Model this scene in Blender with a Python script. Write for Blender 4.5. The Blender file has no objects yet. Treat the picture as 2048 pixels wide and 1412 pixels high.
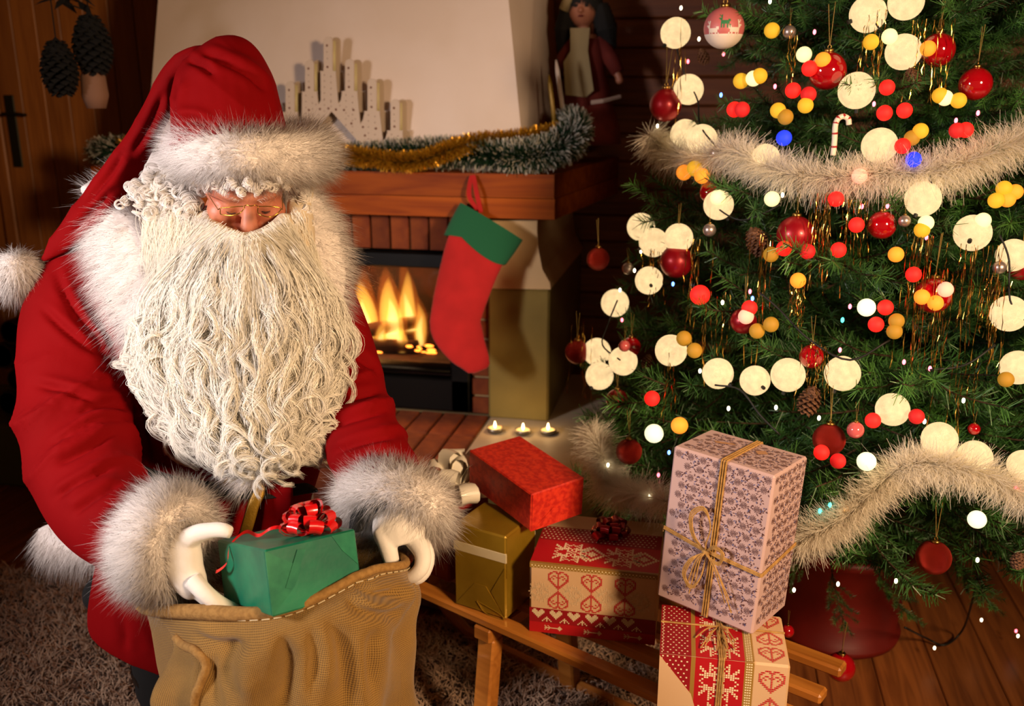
import bpy, math, random
import numpy as np
from mathutils import Vector, Matrix, Euler

random.seed(7)
rng = np.random.default_rng(11)
sc = bpy.context.scene
COL = sc.collection

# ------------------------------------------------------------------ camera
FPX = 1850.0                                   # focal length in pixels of the 2048 x 1412 frame
PITCH = math.atan(526 / FPX)
YAW = math.atan(406 / FPX * math.cos(PITCH))
EYE = np.array([0, 0, 1.6])
_fh = np.array([-math.sin(YAW), math.cos(YAW), 0.0]); _zz = np.array([0, 0, 1.0])
FWD = _fh * math.cos(PITCH) - _zz * math.sin(PITCH)
UPV = _fh * math.sin(PITCH) + _zz * math.cos(PITCH)
RGT = np.array([math.cos(YAW), math.sin(YAW), 0.0])
cam = bpy.data.cameras.new('camera'); camo = bpy.data.objects.new('camera', cam)
COL.objects.link(camo)
camo.location = EYE; camo.rotation_euler = (math.pi / 2 - PITCH, 0, YAW)
cam.sensor_width = 36; cam.lens = 36 * FPX / 2048; cam.clip_start = 0.05
cam.dof.use_dof = True; cam.dof.focus_distance = 1.75; cam.dof.aperture_fstop = 3.5
sc.camera = camo

# ------------------------------------------------------------------ world, lamps, exposure
w = bpy.data.worlds.new('world'); sc.world = w; w.use_nodes = True
w.node_tree.nodes['Background'].inputs[0].default_value = (1.0, 0.62, 0.36, 1)
w.node_tree.nodes['Background'].inputs[1].default_value = 0.105
def area(name, loc, target, size, power, color, spread=180):
    l = bpy.data.lights.new(name, 'AREA'); l.shape = 'DISK'; l.size = size; l.energy = power; l.color = color
    l.spread = math.radians(spread)
    o = bpy.data.objects.new(name, l); COL.objects.link(o); o.location = loc
    o.rotation_euler = (Vector(target) - Vector(loc)).to_track_quat('-Z', 'Y').to_euler()
    return o
area('room_lamp_warm', (1.5, 0.0, 2.0), (-0.35, 2.1, 0.95), 0.45, 34, (1.0, 0.68, 0.40), 100)
area('room_lamp_cool', (-2.2, 0.1, 1.75), (-0.6, 2.0, 1.0), 0.45, 15, (1.0, 0.89, 0.88), 85)
sc.view_settings.view_transform = 'Standard'; sc.view_settings.look = 'None'
sc.view_settings.gamma = 1; sc.view_settings.exposure = 0.0; sc.view_settings.use_curve_mapping = False

cy = sc.cycles; cy.use_adaptive_sampling = True; cy.adaptive_threshold = 0.03; cy.max_bounces = 5; cy.diffuse_bounces = 2; cy.glossy_bounces = 2; cy.transmission_bounces = 3; cy.volume_bounces = 0; cy.transparent_max_bounces = 6; cy.caustics_reflective = False; cy.caustics_refractive = False

# ------------------------------------------------------------------ points seen at a given distance
def ray(x, y): return FWD + RGT * ((x - 1024) / FPX) + UPV * ((706 - y) / FPX)
def at(x, y, d): return EYE + ray(x, y) * d
def on_y(x, y, Y): r = ray(x, y); return EYE + r * (Y / r[1])
def on_z(x, y, z): r = ray(x, y); return EYE + r * ((z - EYE[2]) / r[2])
def proj(P):
    q = np.asarray(P) - EYE; d = q @ FWD
    return 1024 + FPX * (q @ RGT) / d, 706 - FPX * (q @ UPV) / d, d
def unit(v):
    v = np.asarray(v, float); return v / (np.linalg.norm(v, axis=-1, keepdims=True) + 1e-12)

# ------------------------------------------------------------------ mesh helpers
ORG = {}
def fast_mesh(name, V, Fs, normals=None, smooth=False, fmat=None):
    V = np.asarray(V, np.float32); me = bpy.data.meshes.new(name)
    me.vertices.add(len(V)); me.vertices.foreach_set('co', V.ravel())
    Fs = [np.asarray(f, np.int32) for f in Fs if len(f)]
    nl = sum(f.size for f in Fs); nf = sum(len(f) for f in Fs)
    me.loops.add(nl); me.polygons.add(nf)
    me.loops.foreach_set('vertex_index', np.concatenate([f.ravel() for f in Fs]))
    starts = []; o = 0
    for f in Fs:
        k = f.shape[1]; starts.append(o + np.arange(len(f)) * k); o += f.size
    me.polygons.foreach_set('loop_start', np.concatenate(starts).astype(np.int32))
    if smooth: me.polygons.foreach_set('use_smooth', np.ones(nf, bool))
    if fmat is not None: me.polygons.foreach_set('material_index', np.asarray(fmat, np.int32))
    me.update(calc_edges=True); me.validate()
    if normals is not None:
        me.polygons.foreach_set('use_smooth', np.ones(nf, bool))
        me.normals_split_custom_set_from_vertices(np.asarray(normals, np.float32).tolist())
    return me
def pmesh(name, V, F, smooth=False):
    me = bpy.data.meshes.new(name); me.from_pydata([tuple(map(float, v)) for v in V], [], [list(map(int, f)) for f in F])
    if smooth: me.polygons.foreach_set('use_smooth', np.ones(len(me.polygons), bool))
    me.update(); return me
def tag(o, label=None, cat=None, group=None, kind=None):
    if label: o['label'] = label
    if cat: o['category'] = cat
    if group: o['group'] = group
    if kind: o['kind'] = kind
    return o
def link(name, me, parent=None, mats=None):
    o = bpy.data.objects.new(name, me); COL.objects.link(o)
    if mats is not None and me is not None and not me.materials:
        for m in (mats if isinstance(mats, (list, tuple)) else [mats]): me.materials.append(m)
    if parent is not None: o.parent = parent
    return o
def empty(name, loc, label=None, cat=None, group=None, kind=None):
    o = bpy.data.objects.new(name, None); COL.objects.link(o); o.location = tuple(map(float, loc)); o.empty_display_size = .05
    ORG[o.name] = np.asarray(loc, float); return tag(o, label, cat, group, kind)
def part(name, VF, mat, parent, smooth=False, local=False, kind=None, label=None):
    """a mesh in world coordinates placed under its thing (or sub-thing)"""
    V, F = VF; V = np.asarray(V, float)
    org = np.zeros(3) if local else ORG[parent.name]
    o = link(name, pmesh(name, V - org, F, smooth), parent, mat); ORG[o.name] = org
    return tag(o, label=label, kind=kind)
def solo(name, VF, mat, label=None, cat=None, group=None, kind=None, smooth=False):
    """a top-level thing of one mesh: origin at its base"""
    V, F = VF; V = np.asarray(V, float)
    c = np.array([(V[:, 0].min() + V[:, 0].max()) / 2, (V[:, 1].min() + V[:, 1].max()) / 2, V[:, 2].min()])
    o = link(name, pmesh(name, V - c, F, smooth), None, mat); o.location = c; ORG[o.name] = c
    return tag(o, label, cat, group, kind)
def fpart(name, blade, mat, parent, kind=None):
    V, Fs, N = blade; org = ORG[parent.name] if parent is not None else np.zeros(3)
    o = link(name, fast_mesh(name, V - org, Fs, N), parent, mat); ORG[o.name] = org
    return tag(o, kind=kind)
def copy_tree(o, parent=None):
    c = o.copy(); COL.objects.link(c)
    if parent is not None: c.parent = parent
    for ch in list(o.children): copy_tree(ch, c)
    return c

def cat(parts):
    V = []; F = []; n = 0
    for v, f in parts:
        V.append(np.asarray(v, float)); F += [[i + n for i in g] for g in f]; n += len(v)
    return np.concatenate(V), F
def xf(VF, R=None, t=None):
    V = np.asarray(VF[0], float)
    if R is not None: V = V @ np.asarray(R).T
    if t is not None: V = V + np.asarray(t)
    return V, VF[1]
def rot(ax, deg): return np.array(Matrix.Rotation(math.radians(deg), 3, ax))
def eul(x, y, z): return np.array(Euler((math.radians(x), math.radians(y), math.radians(z))).to_matrix())
def cbox(c, s, ch=0.004):
    """chamfered box, 44 triangles"""
    h = np.asarray(s, float) / 2; ch = min(ch, h.min() * .8); V = []; idx = {}
    for i in (-1, 1):
        for j in (-1, 1):
            for k in (-1, 1):
                g = np.array([i, j, k])
                for a in range(3):
                    q = h - ch; q = q.copy(); q[a] = h[a]; idx[(i, j, k, a)] = len(V); V.append(g * q)
    F = []
    S = (-1, 1)
    for a in range(3):
        b, c2 = (a + 1) % 3, (a + 2) % 3
        for s1 in S:
            def g(u, v):
                t = [0, 0, 0]; t[a] = s1; t[b] = u; t[c2] = v; return idx[(*t, a)]
            f = [g(-1, -1), g(1, -1), g(1, 1), g(-1, 1)]; F.append(f if s1 > 0 else f[::-1])
        for u in S:
            for v in S:
                def e(wv, ax):
                    t = [0, 0, 0]; t[a] = wv; t[b] = u; t[c2] = v; return idx[(*t, ax)]
                f = [e(-1, b), e(1, b), e(1, c2), e(-1, c2)]; F.append(f if u * v < 0 else f[::-1])
    for i in S:
        for j in S:
            for k in S:
                f = [idx[(i, j, k, 0)], idx[(i, j, k, 1)], idx[(i, j, k, 2)]]; F.append(f if i * j * k > 0 else f[::-1])
    return np.array(V) + np.asarray(c), F
def bx(x0, x1, y0, y1, z0, z1, ch=.004): return cbox(((x0 + x1) / 2, (y0 + y1) / 2, (z0 + z1) / 2), (x1 - x0, y1 - y0, z1 - z0), ch)
def prism(poly, y0, y1):
    """polygon in (x, z) extruded along y"""
    n = len(poly); V = [(x, y0, z) for x, z in poly] + [(x, y1, z) for x, z in poly]
    F = [list(range(n)), list(range(2 * n - 1, n - 1, -1))] + [[i, i + n, (i + 1) % n + n, (i + 1) % n] for i in range(n)]
    return np.array(V, float), F
def plate(poly, z0, z1):
    n = len(poly); V = [(x, y, z0) for x, y in poly] + [(x, y, z1) for x, y in poly]
    F = [list(range(n))[::-1], list(range(n, 2 * n))] + [[i, (i + 1) % n, (i + 1) % n + n, i + n] for i in range(n)]
    return np.array(V, float), F
def crom(P, k):
    """Catmull-Rom through rows of P, k samples a span"""
    P = np.asarray(P, float); Q = np.vstack([2 * P[0] - P[1], P, 2 * P[-1] - P[-2]]); out = []
    for i in range(1, len(Q) - 2):
        t = np.linspace(0, 1, k, endpoint=False)[:, None]; a, b, c, d = Q[i - 1], Q[i], Q[i + 1], Q[i + 2]
        out.append(.5 * (2 * b + (c - a) * t + (2 * a - 5 * b + 4 * c - d) * t ** 2 + (3 * b - a - 3 * c + d) * t ** 3))
    return np.vstack(out + [P[-1:]])
def tube(path, rad, n=8, cap=True, ref=None, ratio=1.0, closed=False):
    P = np.asarray(path, float); m = len(P); rad = np.broadcast_to(np.asarray(rad, float), (m,)); ratio = np.broadcast_to(np.asarray(ratio, float), (m,))
    if closed: T = np.roll(P, -1, 0) - np.roll(P, 1, 0)
    else: T = np.gradient(P, axis=0)
    T = unit(T); V = []
    u = None
    a = np.linspace(0, 2 * math.pi, n, endpoint=False)
    for i in range(m):
        if ref is not None: w_ = np.cross(T[i], ref)
        elif u is None:
            w_ = np.cross(T[i], [0, 0, 1]) if abs(T[i][2]) < .9 else np.cross(T[i], [0, 1, 0])
        else: w_ = u - T[i] * (u @ T[i])
        u = unit(w_); v = np.cross(u, T[i])
        V.append(P[i] + rad[i] * (np.cos(a)[:, None] * u + ratio[i] * np.sin(a)[:, None] * v))
    V = np.vstack(V); F = []
    for i in range(m if closed else m - 1):
        i2 = (i + 1) % m
        for j in range(n): F.append([i * n + j, i2 * n + j, i2 * n + (j + 1) % n, i * n + (j + 1) % n])
    if cap and not closed:
        F += [list(range(n)), [(m - 1) * n + j for j in range(n)][::-1]]
    return V, F
def ptube(spec, k=5, n=24, ratio=None):
    """limb seen from the front: rows (px, py, distance, half width px, depth ratio)"""
    S = crom(np.array([s if len(s) == 5 else (*s, .9) for s in spec], float), k)
    P = np.array([at(s[0], s[1], s[2]) for s in S]); r = S[:, 3] * S[:, 2] / FPX
    return tube(P, r, n, ref=FWD, ratio=S[:, 4])
def sphere(c, r, nu=16, nv=10, sc_=(1, 1, 1)):
    V = [(0, 0, 1)]; F = []
    for i in range(1, nv):
        th = math.pi * i / nv
        for j in range(nu): ph = 2 * math.pi * j / nu; V.append((math.sin(th) * math.cos(ph), math.sin(th) * math.sin(ph), math.cos(th)))
    V.append((0, 0, -1)); L = len(V) - 1
    for j in range(nu):
        F.append([0, 1 + j, 1 + (j + 1) % nu]); F.append([L, 1 + (nv - 2) * nu + (j + 1) % nu, 1 + (nv - 2) * nu + j])
        for i in range(nv - 2):
            a = 1 + i * nu; b = a + nu; F.append([a + j, b + j, b + (j + 1) % nu, a + (j + 1) % nu])
    return np.array(V) * r * np.asarray(sc_) + np.asarray(c), F
def lathe(prof, n=20, c=(0, 0, 0)):
    """(r, z) profile about z"""
    V = []; F = []; m = len(prof); a = np.linspace(0, 2 * math.pi, n, endpoint=False)
    for r, z in prof: V += [(r * math.cos(t), r * math.sin(t), z) for t in a]
    for i in range(m - 1):
        for j in range(n): F.append([i * n + j, i * n + (j + 1) % n, (i + 1) * n + (j + 1) % n, (i + 1) * n + j])
    if prof[0][0] > 1e-6: F.append(list(range(n))[::-1])
    if prof[-1][0] > 1e-6: F.append([(m - 1) * n + j for j in range(n)])
    return np.array(V, float) + np.asarray(c), F
def frame(axis, up=(0, 0, 1)):
    """rotation whose z is axis"""
    z = unit(axis); x = np.cross(up, z)
    if np.linalg.norm(x) < 1e-4: x = np.cross((0, 1, 0), z)
    x = unit(x); y = np.cross(z, x); return np.stack([x, y, z], 1)
def torus(c, axis, R, r, n=40, m=16, ry=None, rz=None):
    """ring; R, ry ring radii, r tube radius, rz tube radius along the axis"""
    ry = R if ry is None else ry; rz = r if rz is None else rz; V = []; F = []
    for i in range(n):
        t = 2 * math.pi * i / n; ct, st = math.cos(t), math.sin(t)
        for j in range(m):
            u = 2 * math.pi * j / m; V.append(((R + r * math.cos(u)) * ct, (ry + r * math.cos(u)) * st, rz * math.sin(u)))
    for i in range(n):
        for j in range(m): F.append([i * m + j, ((i + 1) % n) * m + j, ((i + 1) % n) * m + (j + 1) % m, i * m + (j + 1) % m])
    return np.array(V) @ frame(axis).T + np.asarray(c), F
def remesh(VF, voxel, smooth_it=6):
    """union of closed shapes into one continuous skin"""
    me = pmesh('tmp', *VF); o = bpy.data.objects.new('tmp', me); COL.objects.link(o)
    m = o.modifiers.new('r', 'REMESH'); m.mode = 'VOXEL'; m.voxel_size = voxel
    if smooth_it: s = o.modifiers.new('s', 'SMOOTH'); s.factor = .5; s.iterations = smooth_it
    dg = bpy.context.evaluated_depsgraph_get(); e = o.evaluated_get(dg); em = e.to_mesh()
    V = np.empty(len(em.vertices) * 3); em.vertices.foreach_get('co', V); V = V.reshape(-1, 3)
    N = np.empty(len(em.vertices) * 3); em.vertices.foreach_get('normal', N); N = N.reshape(-1, 3)
    li = np.empty(len(em.loops), np.int32); em.loops.foreach_get('vertex_index', li)
    lt = np.empty(len(em.polygons), np.int32); em.polygons.foreach_get('loop_total', lt)
    assert (lt == 4).all(); F = li.reshape(-1, 4)
    e.to_mesh_clear(); bpy.data.objects.remove(o); bpy.data.meshes.remove(me)
    return V, N, F
def skin(name, V, F, mat, parent, label=None):
    org = ORG[parent.name]; o = link(name, fast_mesh(name, V - org, [F], smooth=True), parent, mat); ORG[o.name] = org
    return tag(o, label=label)
def tris_of(F):
    T = []
    for f in F:
        for i in range(1, len(f) - 1): T.append((f[0], f[i], f[i + 1]))
    return np.array(T)
def sample(V, F, n):
    """n random points with normals on a mesh"""
    V = np.asarray(V, float)
    T = np.concatenate([F[:, [0, 1, 2]], F[:, [0, 2, 3]]]) if isinstance(F, np.ndarray) and F.shape[1] == 4 else tris_of(F)
    A, B, C = V[T[:, 0]], V[T[:, 1]], V[T[:, 2]]; nn = np.cross(B - A, C - A); ar = np.linalg.norm(nn, axis=1)
    k = rng.choice(len(T), n, p=ar / ar.sum()); r1 = np.sqrt(rng.random(n))[:, None]; r2 = rng.random(n)[:, None]
    return A[k] * (1 - r1) + B[k] * r1 * (1 - r2) + C[k] * r1 * r2, unit(nn[k])
def blades(P, D, L, W, bend=None, segs=3, normals=None, side=None, tip=0.0):
    """tapered hair or needle strips: roots P, directions D, lengths L, widths W, bend vectors"""
    P = np.asarray(P, float); n = len(P); D = unit(D); L = np.broadcast_to(L, (n,))[:, None]; W = np.broadcast_to(W, (n,))[:, None]
    if bend is None: bend = np.zeros((n, 3))
    if side is None:
        q_ = rng.normal(size=(n, 3)); side = unit(np.cross(D, q_ if normals is None else unit(normals) + .35 * q_))
    rows = []
    for i in range(segs + 1):
        t = i / segs; c = P + D * L * t + bend * L * t * t; hw = W * .5 * (1 - t * (1 - tip)) ** .8
        if i < segs or tip > 0: rows += [c - side * hw, c + side * hw]
        else: rows += [c]
    V = np.stack(rows, 1); k = V.shape[1]; base = (np.arange(n) * k)[:, None]
    Q = []; nq = segs if tip > 0 else segs - 1
    for i in range(nq): Q.append(base + np.array([[2 * i, 2 * i + 1, 2 * i + 3, 2 * i + 2]]))
    Fs = [np.concatenate(Q)] if Q else []
    if tip <= 0: Fs.append(base + np.array([[2 * segs - 2, 2 * segs - 1, 2 * segs]]))
    N = None if normals is None else np.repeat(unit(normals), k, 0)
    return V.reshape(-1, 3), Fs, N
def strands(G, W, side=None, normals=None):
    """ribbons along curves G (n, k, 3)"""
    n, k, _ = G.shape; T = unit(np.gradient(G, axis=1))
    S = unit(np.cross(T, np.broadcast_to(-FWD, T.shape))) if side is None else side
    tt = np.linspace(0, 1, k)[None, :, None]; W = np.asarray(W, float).reshape(-1, 1, 1); hw = W * .5 * (1 - .75 * tt ** 3)
    V = np.stack([G - S * hw, G + S * hw], 2).reshape(n, 2 * k, 3); base = (np.arange(n) * 2 * k)[:, None]
    Fs = [np.concatenate([base + np.array([[2 * i, 2 * i + 1, 2 * i + 3, 2 * i + 2]]) for i in range(k - 1)])]
    N = None
    if normals is not None: N = np.repeat(normals.reshape(n * k, 3), 2, 0)
    return V.reshape(-1, 3), Fs, N
def joinb(bs):
    V = []; F4 = []; F3 = []; N = []; n = 0; hasN = all(b[2] is not None for b in bs)
    for v, fs, nn in bs:
        V.append(v)
        for f in fs: (F4 if f.shape[1] == 4 else F3).append(f + n)
        if hasN: N.append(nn)
        n += len(v)
    Fs = ([np.concatenate(F4)] if F4 else []) + ([np.concatenate(F3)] if F3 else [])
    return np.concatenate(V), Fs, (np.concatenate(N) if hasN else None)
def vnoise(P, s, seed=0):
    """cheap smooth noise at points"""
    r = np.random.default_rng(seed); out = 0
    for i in range(5):
        k = unit(r.normal(size=3)) * s * r.uniform(.6, 1.6); out = out + np.sin(P @ k + r.uniform(0, 6.28))
    return out / 5

def creases(V, N, lines, amp, wd, ridge=.6):
    q = V - EYE; d = q @ FWD; px = 1024 + FPX * (q @ RGT) / d; py = 706 - FPX * (q @ UPV) / d; front = np.clip(-(N * unit(q)).sum(1) * 3, 0, 1); out = np.zeros(len(V))
    for ln in lines:
        L = crom(np.array(ln, float), 12); T = np.gradient(L, axis=0); T /= np.linalg.norm(T, axis=1, keepdims=True)
        m = (px > L[:, 0].min() - 40) & (px < L[:, 0].max() + 40) & (py > L[:, 1].min() - 40) & (py < L[:, 1].max() + 40); idx = np.where(m)[0]
        D = np.stack([px[idx], py[idx]], 1)[:, None] - L[None]; dd = np.linalg.norm(D, axis=2); k_ = dd.argmin(1); s = (D[np.arange(len(idx)), k_] * np.stack([-T[k_][:, 1], T[k_][:, 0]], 1)).sum(1)
        s = np.where(s >= 0, 1, -1) * dd[np.arange(len(idx)), k_]; t = k_ / (len(L) - 1); fade = np.clip(np.sin(np.pi * np.clip(t, .02, .98)) * 1.6, 0, 1)
        out[idx] += fade * front[idx] * amp * (-np.exp(-(s / wd) ** 2) + ridge * np.exp(-((s + 2.1 * wd) / (1.5 * wd)) ** 2) + .25 * np.exp(-((s - 2.4 * wd) / (1.6 * wd)) ** 2))
    return out

# ------------------------------------------------------------------ materials
def lin(h):
    h = h.lstrip('#'); c = [int(h[i:i + 2], 16) / 255 for i in (0, 2, 4)]
    return tuple(x / 12.92 if x <= .04045 else ((x + .055) / 1.055) ** 2.4 for x in c) + (1,)
def rgba(c): return lin(c) if isinstance(c, str) else (tuple(c) + (1,) if len(c) == 3 else tuple(c))
class NT:
    def __init__(s, name):
        s.m = bpy.data.materials.new(name); s.m.use_nodes = True; s.t = s.m.node_tree; s.n = s.t.nodes; s.l = s.t.links
        s.b = s.n['Principled BSDF']; s.out = s.n['Material Output']
    def add(s, kind, **kw):
        n = s.n.new(kind)
        for k, v in kw.items():
            if k in ('inp',):
                for a, b in v.items():
                    if isinstance(b, bpy.types.NodeSocket): s.l.new(b, n.inputs[a])
                    else: n.inputs[a].default_value = b
            else: setattr(n, k, v)
        return n
    def coords(s, kind='Object', scale=(1, 1, 1), rotz=0):
        tc = s.add('ShaderNodeTexCoord'); mp = s.add('ShaderNodeMapping', inp={0: tc.outputs[kind]})
        mp.inputs['Scale'].default_value = scale; mp.inputs['Rotation'].default_value = (0, 0, rotz); return mp.outputs[0]
    def ramp(s, fac, stops):
        r = s.add('ShaderNodeValToRGB', inp={0: fac}); e = r.color_ramp.elements
        while len(e) < len(stops): e.new(.5)
        for i, (p, c) in enumerate(stops): e[i].position = p; e[i].color = rgba(c)
        return r.outputs[0]
    def bump(s, h, strength, dist=.002):
        b = s.add('ShaderNodeBump', inp={'Strength': strength, 'Distance': dist, 'Height': h}); s.l.new(b.outputs[0], s.b.inputs['Normal']); return b
def mat(name, col, rough=.6, metal=0.0, col2=None, nscale=8, ndetail=4, bump=None, emis=None, es=1.0, sheen=0, coat=0, spec=.5, trans=0, stretch=(1, 1, 1), thr=(.35, .65), sss=0, rnd=0, ior=None):
    k = NT(name); b = k.b
    b.inputs['Base Color'].default_value = rgba(col); b.inputs['Roughness'].default_value = rough; b.inputs['Metallic'].default_value = metal
    b.inputs['Specular IOR Level'].default_value = spec; b.inputs['Sheen Weight'].default_value = sheen; b.inputs['Coat Weight'].default_value = coat
    if trans: b.inputs['Transmission Weight'].default_value = trans
    if ior: b.inputs['IOR'].default_value = ior
    if sss: b.inputs['Subsurface Weight'].default_value = sss; b.inputs['Subsurface Radius'].default_value = (.02, .008, .004)
    c = None
    if col2 is not None:
        nz = k.add('ShaderNodeTexNoise', inp={'Vector': k.coords('Object', stretch), 'Scale': nscale, 'Detail': ndetail})
        c = k.ramp(nz.outputs[0], [(thr[0], col), (thr[1], col2)])
    if rnd:
        oi = k.add('ShaderNodeObjectInfo'); hs = k.add('ShaderNodeHueSaturation')
        mr = k.add('ShaderNodeMapRange', inp={0: oi.outputs['Random'], 3: 1 - rnd, 4: 1 + rnd}); k.l.new(mr.outputs[0], hs.inputs['Value'])
        if c is not None: k.l.new(c, hs.inputs['Color'])
        else: hs.inputs['Color'].default_value = rgba(col)
        c = hs.outputs[0]
    if c is not None: k.l.new(c, b.inputs['Base Color'])
    if bump:
        nz = k.add('ShaderNodeTexNoise', inp={'Vector': k.coords('Object', stretch), 'Scale': bump[0], 'Detail': 3}); k.bump(nz.outputs[0], bump[1])
    if emis is not None: b.inputs['Emission Color'].default_value = rgba(emis); b.inputs['Emission Strength'].default_value = es
    return k.m
def wood(name, c1, c2, axis=1, scale=1.0, rough=.5, rnd=.15, coat=0.0):
    """grain stretched along one axis"""
    k = NT(name); st = [14 * scale] * 3; st[axis] = .9 * scale
    oi = k.add('ShaderNodeObjectInfo'); v = k.coords('Object', st)
    ad = k.add('ShaderNodeVectorMath', operation='ADD', inp={0: v}); ml = k.add('ShaderNodeMath', operation='MULTIPLY', inp={0: oi.outputs['Random'], 1: 37.0})
    k.l.new(ml.outputs[0], ad.inputs[1])
    n1 = k.add('ShaderNodeTexNoise', inp={'Vector': ad.outputs[0], 'Scale': 2.2, 'Detail': 6, 'Distortion': 1.1})
    c = k.ramp(n1.outputs[0], [(.3, c1), (.7, c2)])
    hs = k.add('ShaderNodeHueSaturation', inp={'Color': c}); mr = k.add('ShaderNodeMapRange', inp={0: oi.outputs['Random'], 3: 1 - rnd, 4: 1 + rnd}); k.l.new(mr.outputs[0], hs.inputs['Value'])
    k.l.new(hs.outputs[0], k.b.inputs['Base Color']); k.b.inputs['Roughness'].default_value = rough; k.b.inputs['Coat Weight'].default_value = coat
    k.bump(n1.outputs[0], .25); return k.m
def furmat(name, col, transl=.35, rough=.6, spec=.05):
    k = NT(name); b = k.b; b.inputs['Base Color'].default_value = rgba(col); b.inputs['Roughness'].default_value = rough; b.inputs['Specular IOR Level'].default_value = spec
    tr = k.add('ShaderNodeBsdfTranslucent', inp={0: rgba(col)}); mx = k.add('ShaderNodeMixShader', inp={0: transl, 1: b.outputs[0], 2: tr.outputs[0]})
    k.l.new(mx.outputs[0], k.out.inputs[0]); return k.m
def glow(name, col, strength, tex=None):
    k = NT(name); b = k.b; b.inputs['Base Color'].default_value = rgba(col); b.inputs['Roughness'].default_value = .7
    b.inputs['Emission Color'].default_value = rgba(col); b.inputs['Emission Strength'].default_value = strength
    return k.m

# ================================================================== THE SETTING
YB = 4.15                                        # back wall
m_floor = wood('floor_pine', '#6b3a1c', '#a5622f', axis=1, rough=.42)
m_dark = mat('dark_gap', '#120905', .9)
m_wallw = wood('wall_pine', '#6a3410', '#8c4c1a', axis=0, rough=.55)
m_wallv = wood('door_pine', '#8a5020', '#a8682e', axis=2, rough=.5)
m_plast = mat('cream_plaster', '#e8d6ca', .85, col2='#e0ccbc', nscale=3, bump=(60, .08))
m_olive = mat('olive_plaster', '#8c7a3c', .85, col2='#7e6c32', nscale=4, bump=(70, .1))
m_corb = mat('corbel_plaster', '#d9b98a', .8, col2='#cfae7c', nscale=4)
m_mant = wood('mantel_wood', '#7a3008', '#a8520f', axis=0, scale=.8, rough=.55, rnd=.12); m_mant.node_tree.nodes['Principled BSDF'].inputs['Specular IOR Level'].default_value = .15
m_brick = mat('brick_clay', '#6a2c12', .9, col2='#8a441a', nscale=14, bump=(90, .3), rnd=.25)
m_grout = mat('grout', '#a08a62', .95, bump=(120, .2))
m_iron = mat('stove_iron', '#0d0c0b', .45, metal=.6, bump=(200, .1))
m_soot = mat('soot_brick', '#3a1a10', .95, col2='#1c0d08', nscale=9)
m_slab = mat('hearth_slab', '#cdbfa6', .6, col2='#bfae92', nscale=5)

X0, X1 = -4.3, 2.4
fl = solo('floor', bx(X0, X1, -.7, YB + .1, -.08, -.018, .002), m_dark, 'pine board floor with knots under the tree and rug', 'floor', kind='structure')
pv, pf = bx(-.0825, .0825, -.7, YB + .1, -.02, 0, .003); plank_me = pmesh('plank', pv, pf); plank_me.materials.append(m_floor)
pw = .167
for i in range(int((X1 - X0) / pw)):
    o = link('plank', plank_me, fl); o.location = (X0 + pw * (i + .5) - fl.location.x, -fl.location.y, -fl.location.z)

wb = solo('wall_back', bx(X0, X1, YB + .02, YB + .14, 0, 2.7, .002), m_dark, 'dark timber wall of long boards behind fireplace and tree', 'wall', kind='structure')
wv, wf = bx(-1.65, 1.65, -.012, .02, -.0575, .0575, .006); wp = pmesh('board', wv, wf); wp.materials.append(m_wallw)
for i in range(23):
    o = link('board', wp, wb); o.location = np.array([.75, YB, .06 + .118 * i]) - ORG[wb.name]
vv, vf = bx(-.058, .058, -.012, .02, 0, 2.7, .006); vp = pmesh('board', vv, vf); vp.materials.append(m_wallv)
xd0 = on_y(12, 200, YB)[0]; xd1 = xd0 + 1.05
xx = xd0 - .13
while xx > X0:
    o = link('board', vp, wb); o.location = np.array([xx, YB, 0]) - ORG[wb.name]; xx -= .12
wl = solo('wall_left', bx(X0 - .12, X0, -.7, YB, 0, 2.7, .002), m_wallv, 'dim timber side wall beyond the door', 'wall', kind='structure')
solo('wall_right', bx(X1, X1 + .12, -.7, YB, 0, 2.7, .002), m_wallw, 'dim timber side wall beyond the tree', 'wall', kind='structure')
solo('ceiling', bx(X0, X1, -.7, YB, 2.7, 2.8, .002), m_wallw, 'dark timber ceiling', 'ceiling', kind='structure')

# plank door with frame, plate and lever
dr = empty('door_1', (xd0, YB, 0), 'brown plank door with dark metal lever handle', 'door', kind='structure')
for i in range(8):
    part('door_board', bx(xd0 + i * .131, xd0 + i * .131 + .127, YB - .045, YB + .01, .02, 2.25, .003), m_wallv, dr)
part('door_frame', cat([bx(xd0 - .075, xd0 - .008, YB - .05, YB + .02, 0, 2.32, .006), bx(xd0 - .075, xd1 + .08, YB - .05, YB + .02, 2.26, 2.33, .006)]), m_wallv, dr)
m_plate = mat('door_plate', '#2c2a1e', .5, metal=.7)
pa, pb = on_y(30, 190, YB - .05), on_y(58, 335, YB - .05)
hp = part('handle_plate', bx(xd0 + .03, xd0 + .085, YB - .053, YB - .045, pb[2], pa[2], .003), m_plate, dr)
hz = pa[2] - .09
part('lever', cat([tube([(xd0 + .057, YB - .05, hz), (xd0 + .057, YB - .1, hz)], .009), tube([(xd0 + .05, YB - .1, hz), (xd0 + .12, YB - .1, hz + .003), (xd0 + .18, YB - .095, hz - .004)], [.009, .008, .007])]), m_plate, hp)

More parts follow.
